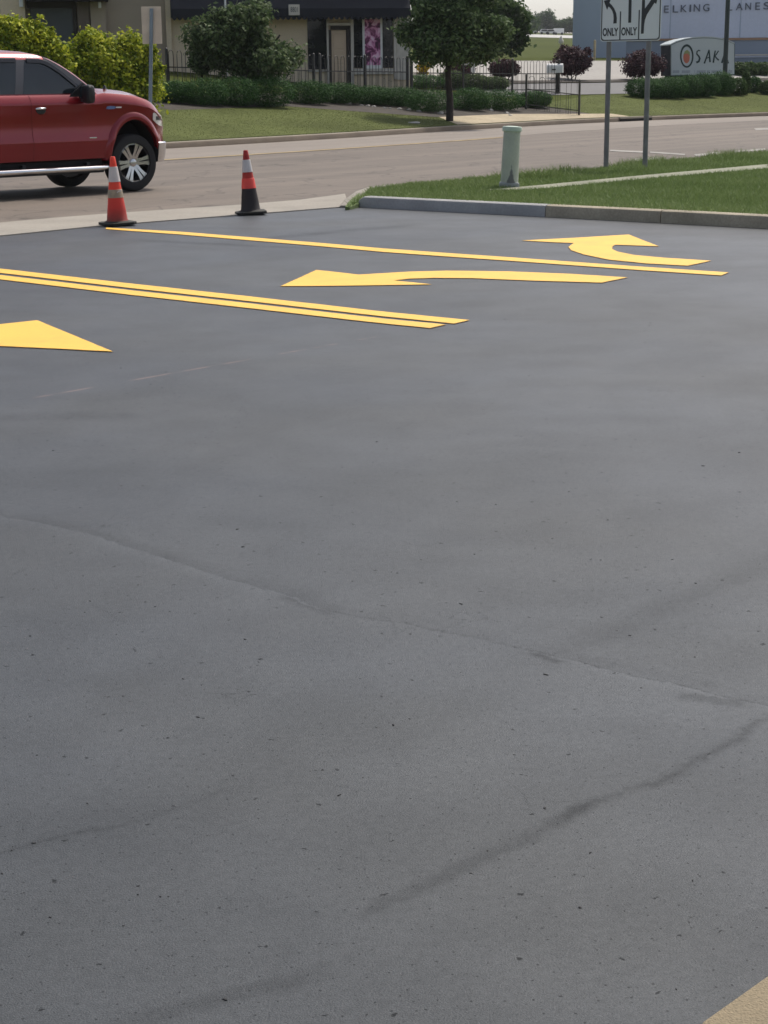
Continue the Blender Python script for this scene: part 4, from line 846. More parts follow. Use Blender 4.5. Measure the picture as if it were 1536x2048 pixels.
# clipped hedges
hg='clipped boxwood shrubs along the planting bed'
def ball(px,pt,pb,rpx,label,group=hg,m='lf_box',n=12000,size=.042,sq=True,name='boxwood_shrub',cat='shrub'):
    b=hit(px,pb); Y=b.y; z1=far(px,pt,Y).z; h=(z1-b.z)*1.10; r=rx(rpx,Y)*(1.1 if group==hg else 1.0)
    c=(b.x,b.y+r*.4,b.z+h*.52)
    bl=[(c,(r,r*.8,h*.5))]
    if sq: bl+=[((c[0]-r*.32,c[1],c[2]-h*.06),(r*.66,r*.6,h*.44)),((c[0]+r*.34,c[1],c[2]-h*.05),(r*.66,r*.6,h*.44))]
    o=leaves(name,[((p[0]-b.x,p[1]-b.y,p[2]-b.z),q) for p,q in bl],n,size,M[m],None,shell=.78,clump=.05,up=.5,floor=.02); o.location=b; return tag(o,label,cat,group)
for px,pt,pb,r,lab in [(350,166,208,36,'dark clipped shrub nearest the blank sign post'),(408,162,213,42,'dark clipped shrub below the small round headed tree'),(470,160,214,44,'dark clipped shrub under the spreading tree, left of its stems'),(538,158,216,44,'dark clipped shrub under the spreading tree, right of its stems'),
    (618,166,210,40,'clipped shrub just right of the spreading tree'),(680,170,209,40,'clipped shrub below the door of the building'),(740,176,211,42,'clipped shrub below the pink poster'),(800,178,215,44,'clipped shrub between the poster shrub and the end of the row'),(862,184,226,46,'rounded shrub at the right end of the row beside the dark trunk'),
    (940,180,222,36,'dark clipped shrub just right of the dark trunk'),(1000,184,222,44,'dark clipped shrub left of the small rounded one'),(1070,185,217,30,'small rounded shrub in front of the iron fence')]: ball(px,pt,pb,r,lab)
for px,pt,pb,r,lab in [(775,151,176,38,'low shrub behind the row in front of the building corner'),(845,152,178,44,'low shrub behind the row left of the dark trunk')]: ball(px,pt,pb,r,lab,'low shrubs close to the building')
for px,pt,pb,r,lab in [(905,146,179,30,'low green shrub behind the trunk of the large dark tree'),(948,152,181,30,'low green shrub under the right side of the large dark crown'),(990,157,182,28,'low green shrub below the dark purple shrub by the fence')]: ball(px,pt,pb,r,lab,'low green shrubs behind the iron fence','lf_tree',5000,.07,False)
hg2='clipped shrubs in front of the restaurant sign'
for px,pt,pb,r,lab in [(1292,159,197,38,'leftmost clipped shrub in front of the restaurant sign'),(1340,158,198,36,'second clipped shrub from the left in front of the restaurant sign'),(1376,155,196,30,'middle clipped shrub in front of the restaurant sign'),(1408,152,195,32,'clipped shrub under the letters of the restaurant sign'),(1443,149,192,27,'tall clipped shrub at the foot of the dark lamp pole')]: ball(px,pt,pb,r,lab,hg2,n=13000,size=.05)
# purple shrubs
pg='round purple leaved shrubs'
for px,pt,pb,r,lab,dep in [(1143,92,160,36,'purple shrub in front of the left edge of the grey hall',0),(1285,100,163,42,'purple shrub behind the left post of the lane sign panel',0),(1008,118,160,28,'dark purple shrub behind the iron fence left of the mailbox',0)]:
    b=hit(px,pb); Y=b.y; z1=far(px,pt,Y).z; h=z1-b.z; rr=rx(r,Y)
    t=thing('purple_shrub',lab,'shrub',tuple(b),0,pg)
    leaves('crown',[((0,0,h*.55),(rr,rr*.9,h*.42)),((-rr*.3,0,h*.42),(rr*.6,rr*.6,h*.32)),((rr*.45,0,h*.5),(rr*.6,rr*.6,h*.30)),((0,0,h*.75),(rr*.55,rr*.5,h*.25))],7000,.12,M['lf_purple'],t,clump=.2,shell=.35,sprigs=14)
    k=MB()
    for q in (-.12,0,.14): k.tube([(q,0,-.1),(q*2,0,h*.3),(q*4,.05,h*.6)],[.03,.025,.012],6)
    k.build('stem',M['bark'],t)
b=hit(920,156); Y=b.y
plant('purple_shrub','low dark purple shrub seen under the crown of the large dark tree','shrub',b,[blob(920,138,Y,28,16)],3500,.12,M['lf_purple'],clump=.12,shell=.35,group=pg)
b=hit(850,150); Y=b.y
plant('golden_shrub','small golden yellow shrub under the large dark tree beside the building','shrub',b,[blob(850,122,Y,14,16),blob(878,115,Y,7,8),blob(845,138,Y,12,14)],900,.13,M['lf_gold'],clump=.2,shell=.3)
# mixed planting right of the restaurant sign
for px,pt,pb,r,m_,lab in [(1475,160,192,18,'lf_mid','loose pale green plant right of the tall clipped shrub'),(1492,148,190,9,'lf_mid','slender upright pale plant in the bed right of the restaurant sign'),(1508,158,186,15,'lf_box','small dark round bush near the right edge of the photo'),(1533,165,190,14,'lf_mid','pale green plant at the right edge of the photo')]:
    ball(px,pt,pb,r,lab,None,m_,2600,.08,False,'garden_plant','plant')
for px,r,lab in [(1478,20,'brownish low bush against the pale lot, just right of the restaurant sign'),(1500,17,'brownish low bush against the pale lot, middle one of three'),(1525,19,'brownish low bush against the pale lot at the right edge')]:
    ball(px,128,152,r,lab,'low bushes behind the restaurant sign','lf_dark',1800,.14,False,'low_bush','bush')
# stones edging the bed
sg_='pale stones edging the planting bed'
for px,py,w_,lab in [(697,209,12,'pale stone in front of the shrub below the door'),(722,212,9,'pale stone under the row, first from the door'),(735,213,10,'pale stone under the poster shrub, left one'),(747,214,9,'pale stone under the poster shrub, right one'),(770,217,9,'pale stone under the gap right of the poster shrub'),(780,218,8,'small pale stone beside the gap in the row'),(798,219,11,'pale stone under the middle of the row, left one'),(818,221,12,'pale stone under the middle of the row, right one'),(838,224,12,'flat pale stone left of the rounded end shrub'),(880,228,14,'pale stone against the dark trunk'),(943,221,10,'pale stone under the dark shrubs right of the trunk'),(982,222,11,'pale stone under the second dark shrub right of the trunk'),(1014,228,11,'grey boulder at the edge of the dirt path'),(1021,232,9,'small pale stone beside the grey boulder'),(828,247,19,'flat pale slab on the grass near the far kerb'),(1415,192,18,'pale slab in front of the shrubs below the restaurant sign')]:
    b=hit(px,py); r=rx(w_*.5,b.y); k=bmesh.new(); bmesh.ops.create_icosphere(k,subdivisions=2,radius=1)
    for v in k.verts:
        f=1+.22*math.sin(v.co.x*3+px)+.15*math.sin(v.co.y*5+py); v.co=Vector((v.co.x*r*f,v.co.y*r*.7*f,v.co.z*r*(.30 if w_>15 else .55)*f+r*.1))
    me=bpy.data.meshes.new('stone'); k.to_mesh(me); k.free(); me.materials.append(M['stone']); o=bpy.data.objects.new('edging_stone',me); col.objects.link(o); o.location=b; tag(o,lab,'stone',sg_)
# ------------------------------------------------------------------ iron fences with hooped tops
def fence(A,B,h,label,m,post_every=2.4,r=.009,sp=.175):
    A,B=Vector(A),Vector(B); d=B-A; ln=math.hypot(d.x,d.y); t=thing('iron_fence',label,'fence',tuple(A),math.atan2(d.y,d.x),'hooped iron fences around the building'); sl=d.z/ln
    k=MB(); n=int(ln/(2*sp)); st=ln/n
    for i in range(n):
        a=i*st+st*.25; b_=a+st*.5; a=i*st+st*.22; b_=a+st*.56; pts=[(a,0,.02+a*sl)]+[((a+b_)/2-(b_-a)/2*math.cos(q),0,h-.09+a*sl+.09*math.sin(q)*1.6) for q in [PI*j/6 for j in range(7)]]+[(b_,0,.02+b_*sl)]
        k.tube(pts,r,4); k.tube([(i*st,0,.02+a*sl),(i*st,0,h*.62+a*sl)],r*.9,4)
    k.build('pickets',m,t)
    for z in (.16,h*.62,): 
        q=MB(); q.prism([(0,-.015),(ln,-.015),(ln,.015),(0,.015)],0,.035,fn=lambda a,dp,y:(a,y,z+dp+a*sl)); q.build('rail',m,t)
    q=max(1,int(ln/post_every))
    for i in range(q+1):
        x=ln*i/q; p=MB(); p.box(x-.035,x+.035,-.035,.035,-.25+x*sl,h+.05+x*sl); p.lathe([(.05,0),(.045,.05),(.0,.09)],8,(x,0,h+.05+x*sl)); p.build('post',m,t)
    return t
fr_=hit(1158,231); fl_=hit(1052,219); h1=far(1158,166,fr_.y).z-fr_.z
fence(fl_,fr_,h1,'iron fence with hooped top beside the dirt path right of the small rounded shrub',M['iron_grey'])
def gp(px,Y):
    p=far(px,150,Y); return Vector((p.x,Y,tz(p.x,Y)))
f0=gp(335,55.5); f1=gp(628,60.5); f2=gp(640,60.8); f3=gp(815,64.5); f4=gp(1118,70)
fence(f0,f1,1.35,'iron fence with hooped top left of the building door behind the clipped shrubs',M['iron'],r=.012)
fence(f2,f3,1.35,'iron fence with hooped top below the poster and the door',M['iron'],r=.012)
fence(f3+Vector((.15,.06,0)),f4,1.3,'iron fence with hooped top between the building corner and the mailbox',M['iron'],r=.010)
# mailbox
b=hit(1113,188); D=b.y; q=D/3200
t=thing('mailbox','white mailbox on a dark post behind the iron fence','mailbox',tuple(b),math.radians(-12))
k=MB(); hb=far(1108,146,D).z-b.z; wb=31*q; hb2=18*q
pr=[(-hb2*.42,0),(hb2*.42,0),(hb2*.42,hb2*.55)]+[(hb2*.42*math.cos(a),hb2*.55+hb2*.42*math.sin(a)) for a in [PI*j/8 for j in range(1,8)]]+[(-hb2*.42,hb2*.55)]
k.prism(pr,-wb*.62,wb*.38,fn=lambda a,d,c:(d,a,hb+c)); k.build('box',M['white'],t,smooth=40,bevel=.01)
k=MB(); k.box(-.055,.055,-.055,.055,-.1,hb); k.build('post',M['iron'],t)
k=MB(); k.box(-wb*.3,-wb*.05,-hb2*.42-.02,-hb2*.42-.004,hb+hb2*.3,hb+hb2*.42); k.build('flag',M['iron'],t)
# slim white post behind the large tree
b=hit(946,168); D=b.y; q=D/3200; t=thing('white_post','slim white post with a short arm under the crown of the large dark tree','post',tuple(b)); k=MB(); zt=far(946,124,D).z-b.z; k.box(-.05,.05,-.05,.05,-.1,zt*.55); k.box(-.09,.09,-.05,.05,zt*.55,zt); k.build('post',M['white'],t); k=MB(); k.box(-22*q,-.09,-.03,.03,zt-.12,zt-.02); k.build('arm',M['white'],t)

# ------------------------------------------------------------------ beige building with dark awning
M['stucco']=mat('beige_stucco',(.68,.56,.40),.9,var=.06,vs=.8,var2=.06,vs2=20,bump=.3,bs=25)
M['stucco2']=mat('taupe_stucco',(.40,.33,.25),.9,var=.06,vs=.8,var2=.05,bump=.3,bs=25)
M['brownp']=mat('brown_pilaster',(.17,.135,.11),.85,var=.08,vs=2)
M['awn']=mat('navy_awning',(.012,.014,.021),.9,var=.18,vs=1.2,var2=.08,vs2=30)
M['glassd']=glassmat('dark_window_glass',(.014,.015,.020),.06); M['trimw']=mat('pale_trim',(.58,.54,.47),.7,var=.06)
M['doort']=mat('tan_door',(.60,.46,.32),.6,var=.05,vs=3); M['jamb']=mat('brown_jamb',(.035,.028,.022),.7,var=.1)
M['shutter']=mat('grey_roller_door',(.075,.085,.088),.6,var=.06,vs=1); M['block']=mat('pale_block',(.55,.52,.45),.85,var=.1,vs=5)
BA=math.radians(10); P0=far(585,172,66); be=(math.cos(BA),math.sin(BA)); bn=(-be[1],be[0])
bz=1.2
def fac(x,y,off=0):      # photo point on the facade plane (off: metres in front of it)
    d=ray(x,y); ox,oy=P0.x-bn[0]*off,P0.y-bn[1]*off; k_=(ox*bn[0]+oy*bn[1])/(d[0]*bn[0]+d[1]*bn[1])
    return ((d[0]*k_-ox)*be[0]+(d[1]*k_-oy)*be[1], H+d[2]*k_-bz)
bld=thing('restaurant_building','low beige building with a dark navy awning along its front','building',(P0.x,P0.y,bz),BA)
def fx(x,off=0): return fac(x,120,off)[0]
def fz(y,off=0): return fac(600,y,off)[1]
xL,xR=fx(-260),fx(820); k=MB(); k.box(fx(345),xR,0,11,-1,4.3); k.build('wall',M['stucco'],bld)
k=MB(); k.box(xL,fx(345)-.02,.25,11,-1,4.6); k.build('wall',M['stucco2'],bld)
k=MB(); k.box(xL-.3,xR+.35,-.25,11.4,4.62,4.85); k.box(fx(345),xR+.3,-.2,11.3,4.302,4.6); k.build('roof',M['awn'],bld)
# awning: sloping front, valance and scallops
zb_=fz(33,.9); k=MB(); a0,a1=fx(347,.9),fx(822,.9)
k.prism([(-.9,zb_),(-.9,zb_+.30),(-.02,zb_+1.35),(-.02,zb_)],a0,a1,fn=lambda y,d,z:(d,y,z)); aw=k.build('awning',M['awn'],bld)
k=MB(); x=a0
while x<a1-.2:
    k.prism([(x,zb_-.002),(x+.2,zb_-.002),(x+.17,zb_-.09),(x+.10,zb_-.13),(x+.03,zb_-.09)],-.905,-.885); x+=.21
k.build('scallop_fringe',M['awn'],aw)
# window, door, window with pale frames
def rect(name,x0,x1,y0,y1,d0,d1,m,par,bev=0):
    a,b_=fx(x0),fx(x1); k=MB(); k.box(a,b_,-d1,-d0,fz(y1),fz(y0)); return k.build(name,m,par,bevel=bev)
w1=rect('window',616,654,30,139,-.02,.04,M['glassd'],bld); rect('window',708,786,30,137,-.02,.04,M['glassd'],bld)
dr=rect('door',663,692,62,180,.0,.07,M['doort'],bld); 
for y0,y1 in ((70,98),(102,119),(122,128),(131,165)): rect('door_panel',667,688,y0,y1,.0,.085,M['doort'],dr,.006)
rect('door_frame',662,701,52,60,0,.10,M['jamb'],bld); rect('door_frame',693,701,60.3,182,0,.10,M['jamb'],bld); rect('door_frame',657.5,662.7,60.3,182,0,.10,M['jamb'],bld)
for x0,x1 in ((653.5,657),(701.3,707)): rect('door_post',x0,x1,35,182,0,.14,M['trimw'],bld)
rect('door_head',657.3,701,46.5,51.5,0,.14,M['trimw'],bld)
rect('corner_post',787,792,34,160,0,.12,M['trimw'],bld); rect('window_sill',616,654,140,144,0,.10,M['block'],bld); rect('window_sill',708,786,138.5,150,0,.10,M['block'],bld)
rect('wall_panel',793,819,36,162,0,.05,M['block'],bld)
rect('pillar',448,453,125,182,.5,.6,M['trimw'],bld)
# left wing: pilasters, roller door, soffit, lamps
rect('pilaster',8,57,-60,250,.0,.35,M['stucco'],bld); rect('pilaster',160,184,0,250,-.2,.12,M['brownp'],bld); rect('pilaster',186,216,0,250,-.2,.2,M['stucco2'],bld); rect('pilaster',335,345,-30,210,-.2,.16,M['stucco'],bld)
rect('roller_door',66,150,15,250,-.25,-.05,M['shutter'],bld); rect('door_frame',150.5,158,14,250,-.25,.02,M['jamb'],bld); rect('door_frame',60,158,2,14.5,-.25,.04,M['jamb'],bld)
k=MB(); k.box(fx(60),fx(222),-1.2,.2,fz(3),fz(-14)); k.build('soffit',M['awn'],bld)
for x0,x1,y0,y1 in ((47,55,-4,14),(202,208,4,16)):
    k=MB(); a,b_=fx(x0),fx(x1); m=(a+b_)/2; k.box(a,b_,-.62,-.42,fz(y1),fz(y0)); k.box(m-.03,m+.03,-.45,-.2,fz((y0+y1)/2),fz((y0+y1)/2)+.06); k.build('wall_lamp',M['white'],bld,bevel=.02)
k=MB(); a=fx(454,.95); k.tube([(a,-1.0,fz(28,.95)),(a,-1.0,fz(-30,.95))],.04,8); k.build('downpipe',M['white'],aw)
# number board on the awning
np_=thing('number_board','small white board with dark figures hanging on the navy awning','sign',(P0.x,P0.y,bz),BA)
a0_,z1_=fac(577,9,.96); a1_,z0_=fac(599.5,30.5,.96); k=MB(); k.box(a0_,a1_,-.97,-.93,z0_,z1_); pn=k.build('board',M['trimw'],np_,bevel=.01)
vs_,fs_=text_poly('8801',1,1,.001); k=MB(); k.add([(a0_+(a1_-a0_)*(.17+.66*a),-.975-c,z0_+(z1_-z0_)*(.30+.46*b_)) for a,b_,c in vs_],fs_); k.build('figures',M['signblack'],pn)
# poster: plain stand-in of blossoms in pink and maroon
def poster_mat():
    m=mat('pink_poster_print',(.5,.3,.4),.6,var=0); N=m.node_tree.nodes; L=m.node_tree.links; b=N['Principled BSDF']; tc=N['Texture Coordinate']
    mp=N.new('ShaderNodeMapping'); mp.inputs['Scale'].default_value=(3.2,3.2,3.2); L.new(tc.outputs['Object'],mp.inputs['Vector'])
    n=N.new('ShaderNodeTexNoise'); n.inputs['Scale'].default_value=1.1; n.inputs['Detail'].default_value=2.5; n.inputs['Distortion'].default_value=.8; L.new(mp.outputs[0],n.inputs['Vector'])
    r=N.new('ShaderNodeValToRGB'); r.color_ramp.interpolation='LINEAR'; e=r.color_ramp.elements; e[0].position=.36; e[0].color=(.07,.014,.05,1); e[1].position=.72; e[1].color=(.85,.68,.78,1)
    for p,c in ((.46,(.17,.03,.10)),(.52,(.55,.18,.36)),(.60,(.80,.45,.64))): k=e.new(p); k.color=(*c,1)
    L.new(n.outputs['Fac'],r.inputs[0]); L.new(r.outputs[0],b.inputs['Base Color']); return m
po=thing('poster','tall pink and maroon picture poster with a white border hanging in the dark window','poster',(P0.x,P0.y,bz),BA)
a0_,z1_=fac(724.5,36,.06); a1_,z0_=fac(765.5,137,.06); k=MB(); k.box(a0_,a1_,-.07,-.045,z0_,z1_); k.build('border',M['white'],po)
k=MB(); k.box(a0_+.09,a1_-.09,-.076,-.06,z0_+.13,z1_-.04); k.build('picture',poster_mat(),po)

# ------------------------------------------------------------------ bowling hall
M['hall']=mat('pale_blue_hall_wall',(.57,.62,.73),.85,var=.035,vs=.3,var2=.03,vs2=6); M['hallend']=mat('shaded_hall_wall',(.38,.445,.54),.85,var=.04,vs=.3)  # end wall's shade is put into a darker version of the hall colour
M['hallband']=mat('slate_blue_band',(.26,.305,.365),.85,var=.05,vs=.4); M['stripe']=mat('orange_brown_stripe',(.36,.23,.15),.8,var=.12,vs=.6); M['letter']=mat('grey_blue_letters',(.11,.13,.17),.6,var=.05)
HY=98.0
hl=thing('bowling_hall','long pale blue grey hall with an orange stripe and large lettering','hall',(far(1252,118,HY).x,HY,1.9),math.radians(1.2))
def hx(x): return (x-1252)*HY/3200
def hz(y): return far(1400,y,HY).z-1.9
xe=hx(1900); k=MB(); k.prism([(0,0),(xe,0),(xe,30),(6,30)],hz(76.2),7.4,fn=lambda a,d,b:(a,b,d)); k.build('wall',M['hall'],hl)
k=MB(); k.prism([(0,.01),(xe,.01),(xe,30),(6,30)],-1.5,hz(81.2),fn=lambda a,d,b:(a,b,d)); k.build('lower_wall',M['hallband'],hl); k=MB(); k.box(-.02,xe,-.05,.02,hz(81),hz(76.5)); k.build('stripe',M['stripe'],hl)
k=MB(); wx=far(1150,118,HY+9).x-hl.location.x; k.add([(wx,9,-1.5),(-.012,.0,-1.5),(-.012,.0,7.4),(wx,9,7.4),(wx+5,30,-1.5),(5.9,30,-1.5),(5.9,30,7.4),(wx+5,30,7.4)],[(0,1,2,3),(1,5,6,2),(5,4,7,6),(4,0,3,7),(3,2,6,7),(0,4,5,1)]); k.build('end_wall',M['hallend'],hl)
k=MB(); k.prism([(-.1,-.25),(xe,-.25),(xe,30.2),(6,30.2)],7.4,7.7,fn=lambda a,d,b:(a,b,d)); k.build('roof',M['hallband'],hl)
for x in (1335,1470,1600,1730): k=MB(); k.box(hx(x)-.03,hx(x)+.03,-.012,.0,hz(76),7.39); k.build('wall_joint',M['hallend'],hl)
k=MB(); k.box(hx(1462),xe,-.22,-.14,hz(112),hz(109.5)); k.build('guard_rail',M['trimw'],hl)
k=MB(); k.box(hx(1462),xe,-.1,-.02,hz(116),hz(112.3)); k.build('plinth',M['hall'],hl)
for txt,xa,xb,yb,yt in (('E',1322,1331,24.5,10.5),('L',1339,1349,24.5,10),('K',1354,1366,24,9.5),('I',1371,1374,23.5,9),('N',1379,1391,23,8.5),('G',1397,1409,22.5,8),('L',1443.5,1453,21.5,7),('A',1460,1473,21,6.8),('N',1478,1489,20.5,6.5),('E',1497,1506,20.5,6),('S',1513,1525,20,5.5)):
    vs_,fs_=text_poly(txt,1,1,.5); k=MB(); k.add([(hx(xa)+(hx(xb)-hx(xa))*a,-.04-.05*c,hz(yb)+(hz(yt)-hz(yb))*b_) for a,b_,c in vs_],fs_); k.build('letter',M['letter'],hl)
b=hit(1188,122)
t=thing('bollard','thin yellowish bollard at the foot of the darker end wall','bollard',tuple(far(1189,118,92))); t.location.z=tz(t.location.x,92); k=MB(); k.lathe([(.07,-.1),(.07,1.0),(.05,1.06),(.0,1.08)],12); k.build('post',mat('dull_yellow',(.40,.33,.20),.7),t,smooth=40)

# ------------------------------------------------------------------ restaurant sign
OY=80.0
M['cab']=mat('dark_sign_cabinet',(.022,.026,.032),.9,var=.08,spec=.1); M['face']=mat('pale_sign_face',(.52,.57,.56),.4,var=.03,vs=1); M['green']=mat('dark_green_lettering',(.012,.035,.032),.5); M['frame']=mat('green_grey_edge',(.10,.14,.13),.5)
OA=math.radians(7); ob_=far(1341,165,OY); os_=thing('restaurant_sign','monument sign with an arched top reading OSAKA above clipped shrubs','sign',(ob_.x,ob_.y,tz(ob_.x,OY)-.1),OA); oz=os_.location.z
oe=(math.cos(OA),math.sin(OA)); on=(-oe[1],oe[0])
def ofc(x,y):
    d=ray(x,y); k_=(ob_.x*on[0]+ob_.y*on[1])/(d[0]*on[0]+d[1]*on[1]); return ((d[0]*k_-ob_.x)*oe[0]+(d[1]*k_-ob_.y)*oe[1],H+d[2]*k_-oz)
top=[(1341,90.5),(1352,85),(1368,80),(1386,76.8),(1406,75.3),(1426,76),(1445,79),(1458,83),(1469,88)]
out=[ofc(1341,152)]+[ofc(*p) for p in top]+[ofc(1469,150)]
k=MB(); k.prism(out,.0,1.6); k.build('cabinet',M['cab'],os_)
cx=sum(p[0] for p in out)/len(out); cz=sum(p[1] for p in out)/len(out)
ins=[(cx+(a-cx)*.985,cz+(b_-cz)*.965) for a,b_ in out]; k=MB(); k.prism(ins,-.035,-.004); fc=k.build('face',M['face'],os_)
k=MB(); n_=len(out)
k.add([(a,-.045,b_) for a,b_ in out]+[(a,-.045,b_) for a,b_ in ins]+[(a,.0,b_) for a,b_ in out],[(i,(i+1)%n_,(i+1)%n_+n_,i+n_) for i in range(n_)]+[(i,(i+1)%n_,(i+1)%n_+2*n_,i+2*n_) for i in range(n_)]); k.build('edge_trim',M['frame'],os_)
k=MB(); q=[ofc(*p) for p in top]; k.loft([[(a-.02,-.06,b_+.008),(a-.02,1.7,b_+.008),(a-.02,1.7,b_+.06),(a-.02,-.06,b_+.06)] for a,b_ in q]); k.build('cap',M['face'],os_,smooth=30)
k=MB(); k.box(ofc(1345,150)[0],ofc(1460,150)[0],.3,1.3,-.3,ofc(1400,151)[1]); k.build('plinth',M['cab'],os_)
E_=lambda cxp,cyp,rxp,ryp,n=36:[ofc(cxp+rxp*math.cos(2*PI*i/n),cyp+ryp*math.sin(2*PI*i/n)) for i in range(n)]
k=MB()
o1,o2=E_(1373,112,13.5,23.5),E_(1373,112.6,10.4,19.5); n_=36
k.add([(a,-.046,b_) for a,b_ in o1]+[(a,-.046,b_) for a,b_ in o2],[(i,(i+1)%n_,(i+1)%n_+n_,i+n_) for i in range(n_)])
def stroke(pts,w0,w1):
    P=[Vector((p[0],p[1],0)) for p in pts]; L_=[];R_=[]
    for i,p in enumerate(P):
        d=(P[min(i+1,len(P)-1)]-P[max(i-1,0)]).normalized(); n=Vector((-d.y,d.x,0)); w_=(w0+(w1-w0)*i/(len(P)-1))/2; L_.append(ofc(p.x+n.x*w_,p.y+n.y*w_)); R_.append(ofc(p.x-n.x*w_,p.y-n.y*w_))
    for i in range(len(P)-1): k.add([(L_[i][0],-.047,L_[i][1]),(L_[i+1][0],-.047,L_[i+1][1]),(R_[i+1][0],-.047,R_[i+1][1]),(R_[i][0],-.047,R_[i][1])],[(0,1,2,3)])
stroke([(1400,102),(1397,100.5),(1393.5,103),(1393,108),(1397,112.5),(1399,117),(1397,123),(1392,125)],2.0,4.2)
stroke([(1417.5,99.5),(1414,110),(1408,127)],2.2,3.2); stroke([(1417.5,99.5),(1418.5,112),(1419.5,124.5)],2.4,3.4); stroke([(1412.5,116.5),(1418.5,114.5)],2,2)
stroke([(1430,101),(1428,112),(1426,125.5)],2.4,3.4); stroke([(1436.5,101.5),(1432,109),(1428.5,112.5)],2.2,2.0); stroke([(1429,112),(1433,117),(1437,120.5)],2.2,3.2)
stroke([(1449.5,103),(1446.5,114),(1443,126)],2.2,3.6); stroke([(1449.5,103),(1452.5,114),(1456,127)],2.4,3.2); stroke([(1445,117),(1452,115.5)],2,2)
k.build('lettering',M['green'],fc)
k=MB(); k.prism(E_(1372.5,115,6.6,11.5),-.042,-.036); k.build('orange_disc',mat('orange_red_emblem',(.55,.16,.09),.5),fc)
k=MB(); k.prism([ofc(*p) for p in ((1366,110),(1369,102.5),(1374,99.5),(1379,104),(1379.3,112),(1375,107),(1370,107.5))],-.045,-.0425); k.build('green_leaf',mat('olive_emblem',(.30,.33,.13),.5),fc)
k=MB(); 
for x0,x1 in ((1345,1358),(1363,1380),(1388,1389.5),(1393,1411),(1413,1420),(1422,1444),(1455,1464)):
    (a,zb2),(b_,zt2)=ofc(x0,146),ofc(x1,140.5); k.box(a,b_,-.040,-.034,zb2,zt2)
k.build('small_lettering',mat('faded_small_lettering',(.36,.40,.42),.5),fc)
# lamp pole
lb=far(1449,170,77.0); t=thing('lamp_pole','dark green lamp pole standing in front of the restaurant sign','lamp pole',(lb.x,77.0,tz(lb.x,77.0)-.1)); k=MB(); tpx=far(1456,0,77); k.tube([(0,0,0),(tpx.x-lb.x,0,tpx.z-t.location.z),((tpx.x-lb.x)*1.7,0,(tpx.z-t.location.z)*1.7)],[.115,.105,.09],12); k.build('pole',mat('dark_green_pole',(.020,.036,.032),.5),t,smooth=50)
k=MB(); k.box(-.2,.2,-.2,.2,-.1,.25); k.build('footing',M['block'],t)
k=MB(); zz=(tpx.z-t.location.z)*1.7; k.box(-.2,.9,-.15,.15,zz,zz+.14); k.build('lamp_head',M['cab'],t,bevel=.03)
# storm drain in the far kerb
b0,b1=at(1302,244),at(1352,241); 
s0=su(*b0)[0]; s1=su(*b1)[0]; t=thing('storm_drain','dark storm drain opening in the far kerb right of the lane sign posts','drain',(*xy(s0,-.01),0)); k=MB(); p0,p1=Vector((*xy(s0,-.02),0)),Vector((*xy(s1,-.02),0)); n=Vector((KN[0],KN[1],0)); tl_=Vector(t.location)
k.add([tuple(p+n*a-tl_+Vector((0,0,z))) for p in (p0,p1) for a,z in ((0,.008),(0,.10),(.016,.105),(.016,.008))],[(0,1,5,4),(1,2,6,5),(0,4,7,3),(0,3,2,1),(4,5,6,7)]); k.build('opening',M['dark'],t)  # solid dark slab; the shade inside the drain is put into its colour
k=MB(); k.add([tuple(p+n*a-tl_+Vector((0,0,z))) for p in (p0,p1) for a,z in ((-.01,.10),(-.01,.165),(.5,.168),(.5,.158))],[(0,1,5,4),(1,2,6,5),(2,3,7,6),(0,4,7,3),(0,3,2,1),(4,5,6,7)]); k.build('lid',M['kerb_far_top'],t)

# ------------------------------------------------------------------ far side of the field
def fart(px,pt,pb,r,Y,label,n,spread,m='lf_far',size=.8,clump=.25):
    p=far(px,pb,Y); b=Vector((p.x,Y,tz(p.x,Y))); z1=far(px,pt,Y).z; h=z1-b.z; rr=rx(r,Y)*1.25; n=int(n*1.7); t=thing('far_tree',label,'tree',tuple(b),0,'trees beyond the field')
    bl=[((0,0,h*.55),(rr,rr,h*.45))]+[((rr*spread*math.cos(a),rr*.5*math.sin(a),h*(.35+.3*((i*37)%10)/10)),(rr*.55,rr*.55,h*.28)) for i,a in enumerate([2*PI*j/5+px for j in range(5)])]
    leaves('crown',bl,n,size,M[m],t,clump=clump,shell=.2); k=MB(); k.tube([(0,0,-.5),(0,0,h*.7)],[.35,.12],6); k.build('trunk',M['bark'],t)
for a in [(1008,10,80,34,420,'tall dark far tree at the left end of the tree line',5200,.7),(1040,22,78,26,460,'broad far tree right of the tall dark one',4200,.7),(1058,42,78,16,560,'lower far tree before the gap in the tree line',2600,.6),
    (1074,26,76,13,600,'slender pale poplar left of the pointed one',1300,.6),(1083,30,76,9,620,'thin far tree between the two poplars',800,.6),(1093,18,76,13,600,'pointed tall poplar in the middle of the tree line',2100,.5),(1101,30,76,9,610,'thin far tree right of the pointed poplar',900,.6),
    (1114,46,76,13,620,'low round far tree above the white vehicles',1700,.7),(1128,38,77,16,600,'broad low far tree left of the hall',3000,.7),(1146,34,78,18,590,'dark far tree touching the edge of the hall',3400,.7)]:
    fart(*a)
fart(1152,18,60,6,590,'sprig of a taller far tree showing beside the hall',350,.5)
M['van']=mat('white_vehicle_paint',(.78,.78,.76),.35,var=.03,coat=.5); M['vangrey']=mat('grey_vehicle_paint',(.30,.32,.31),.4,var=.05)
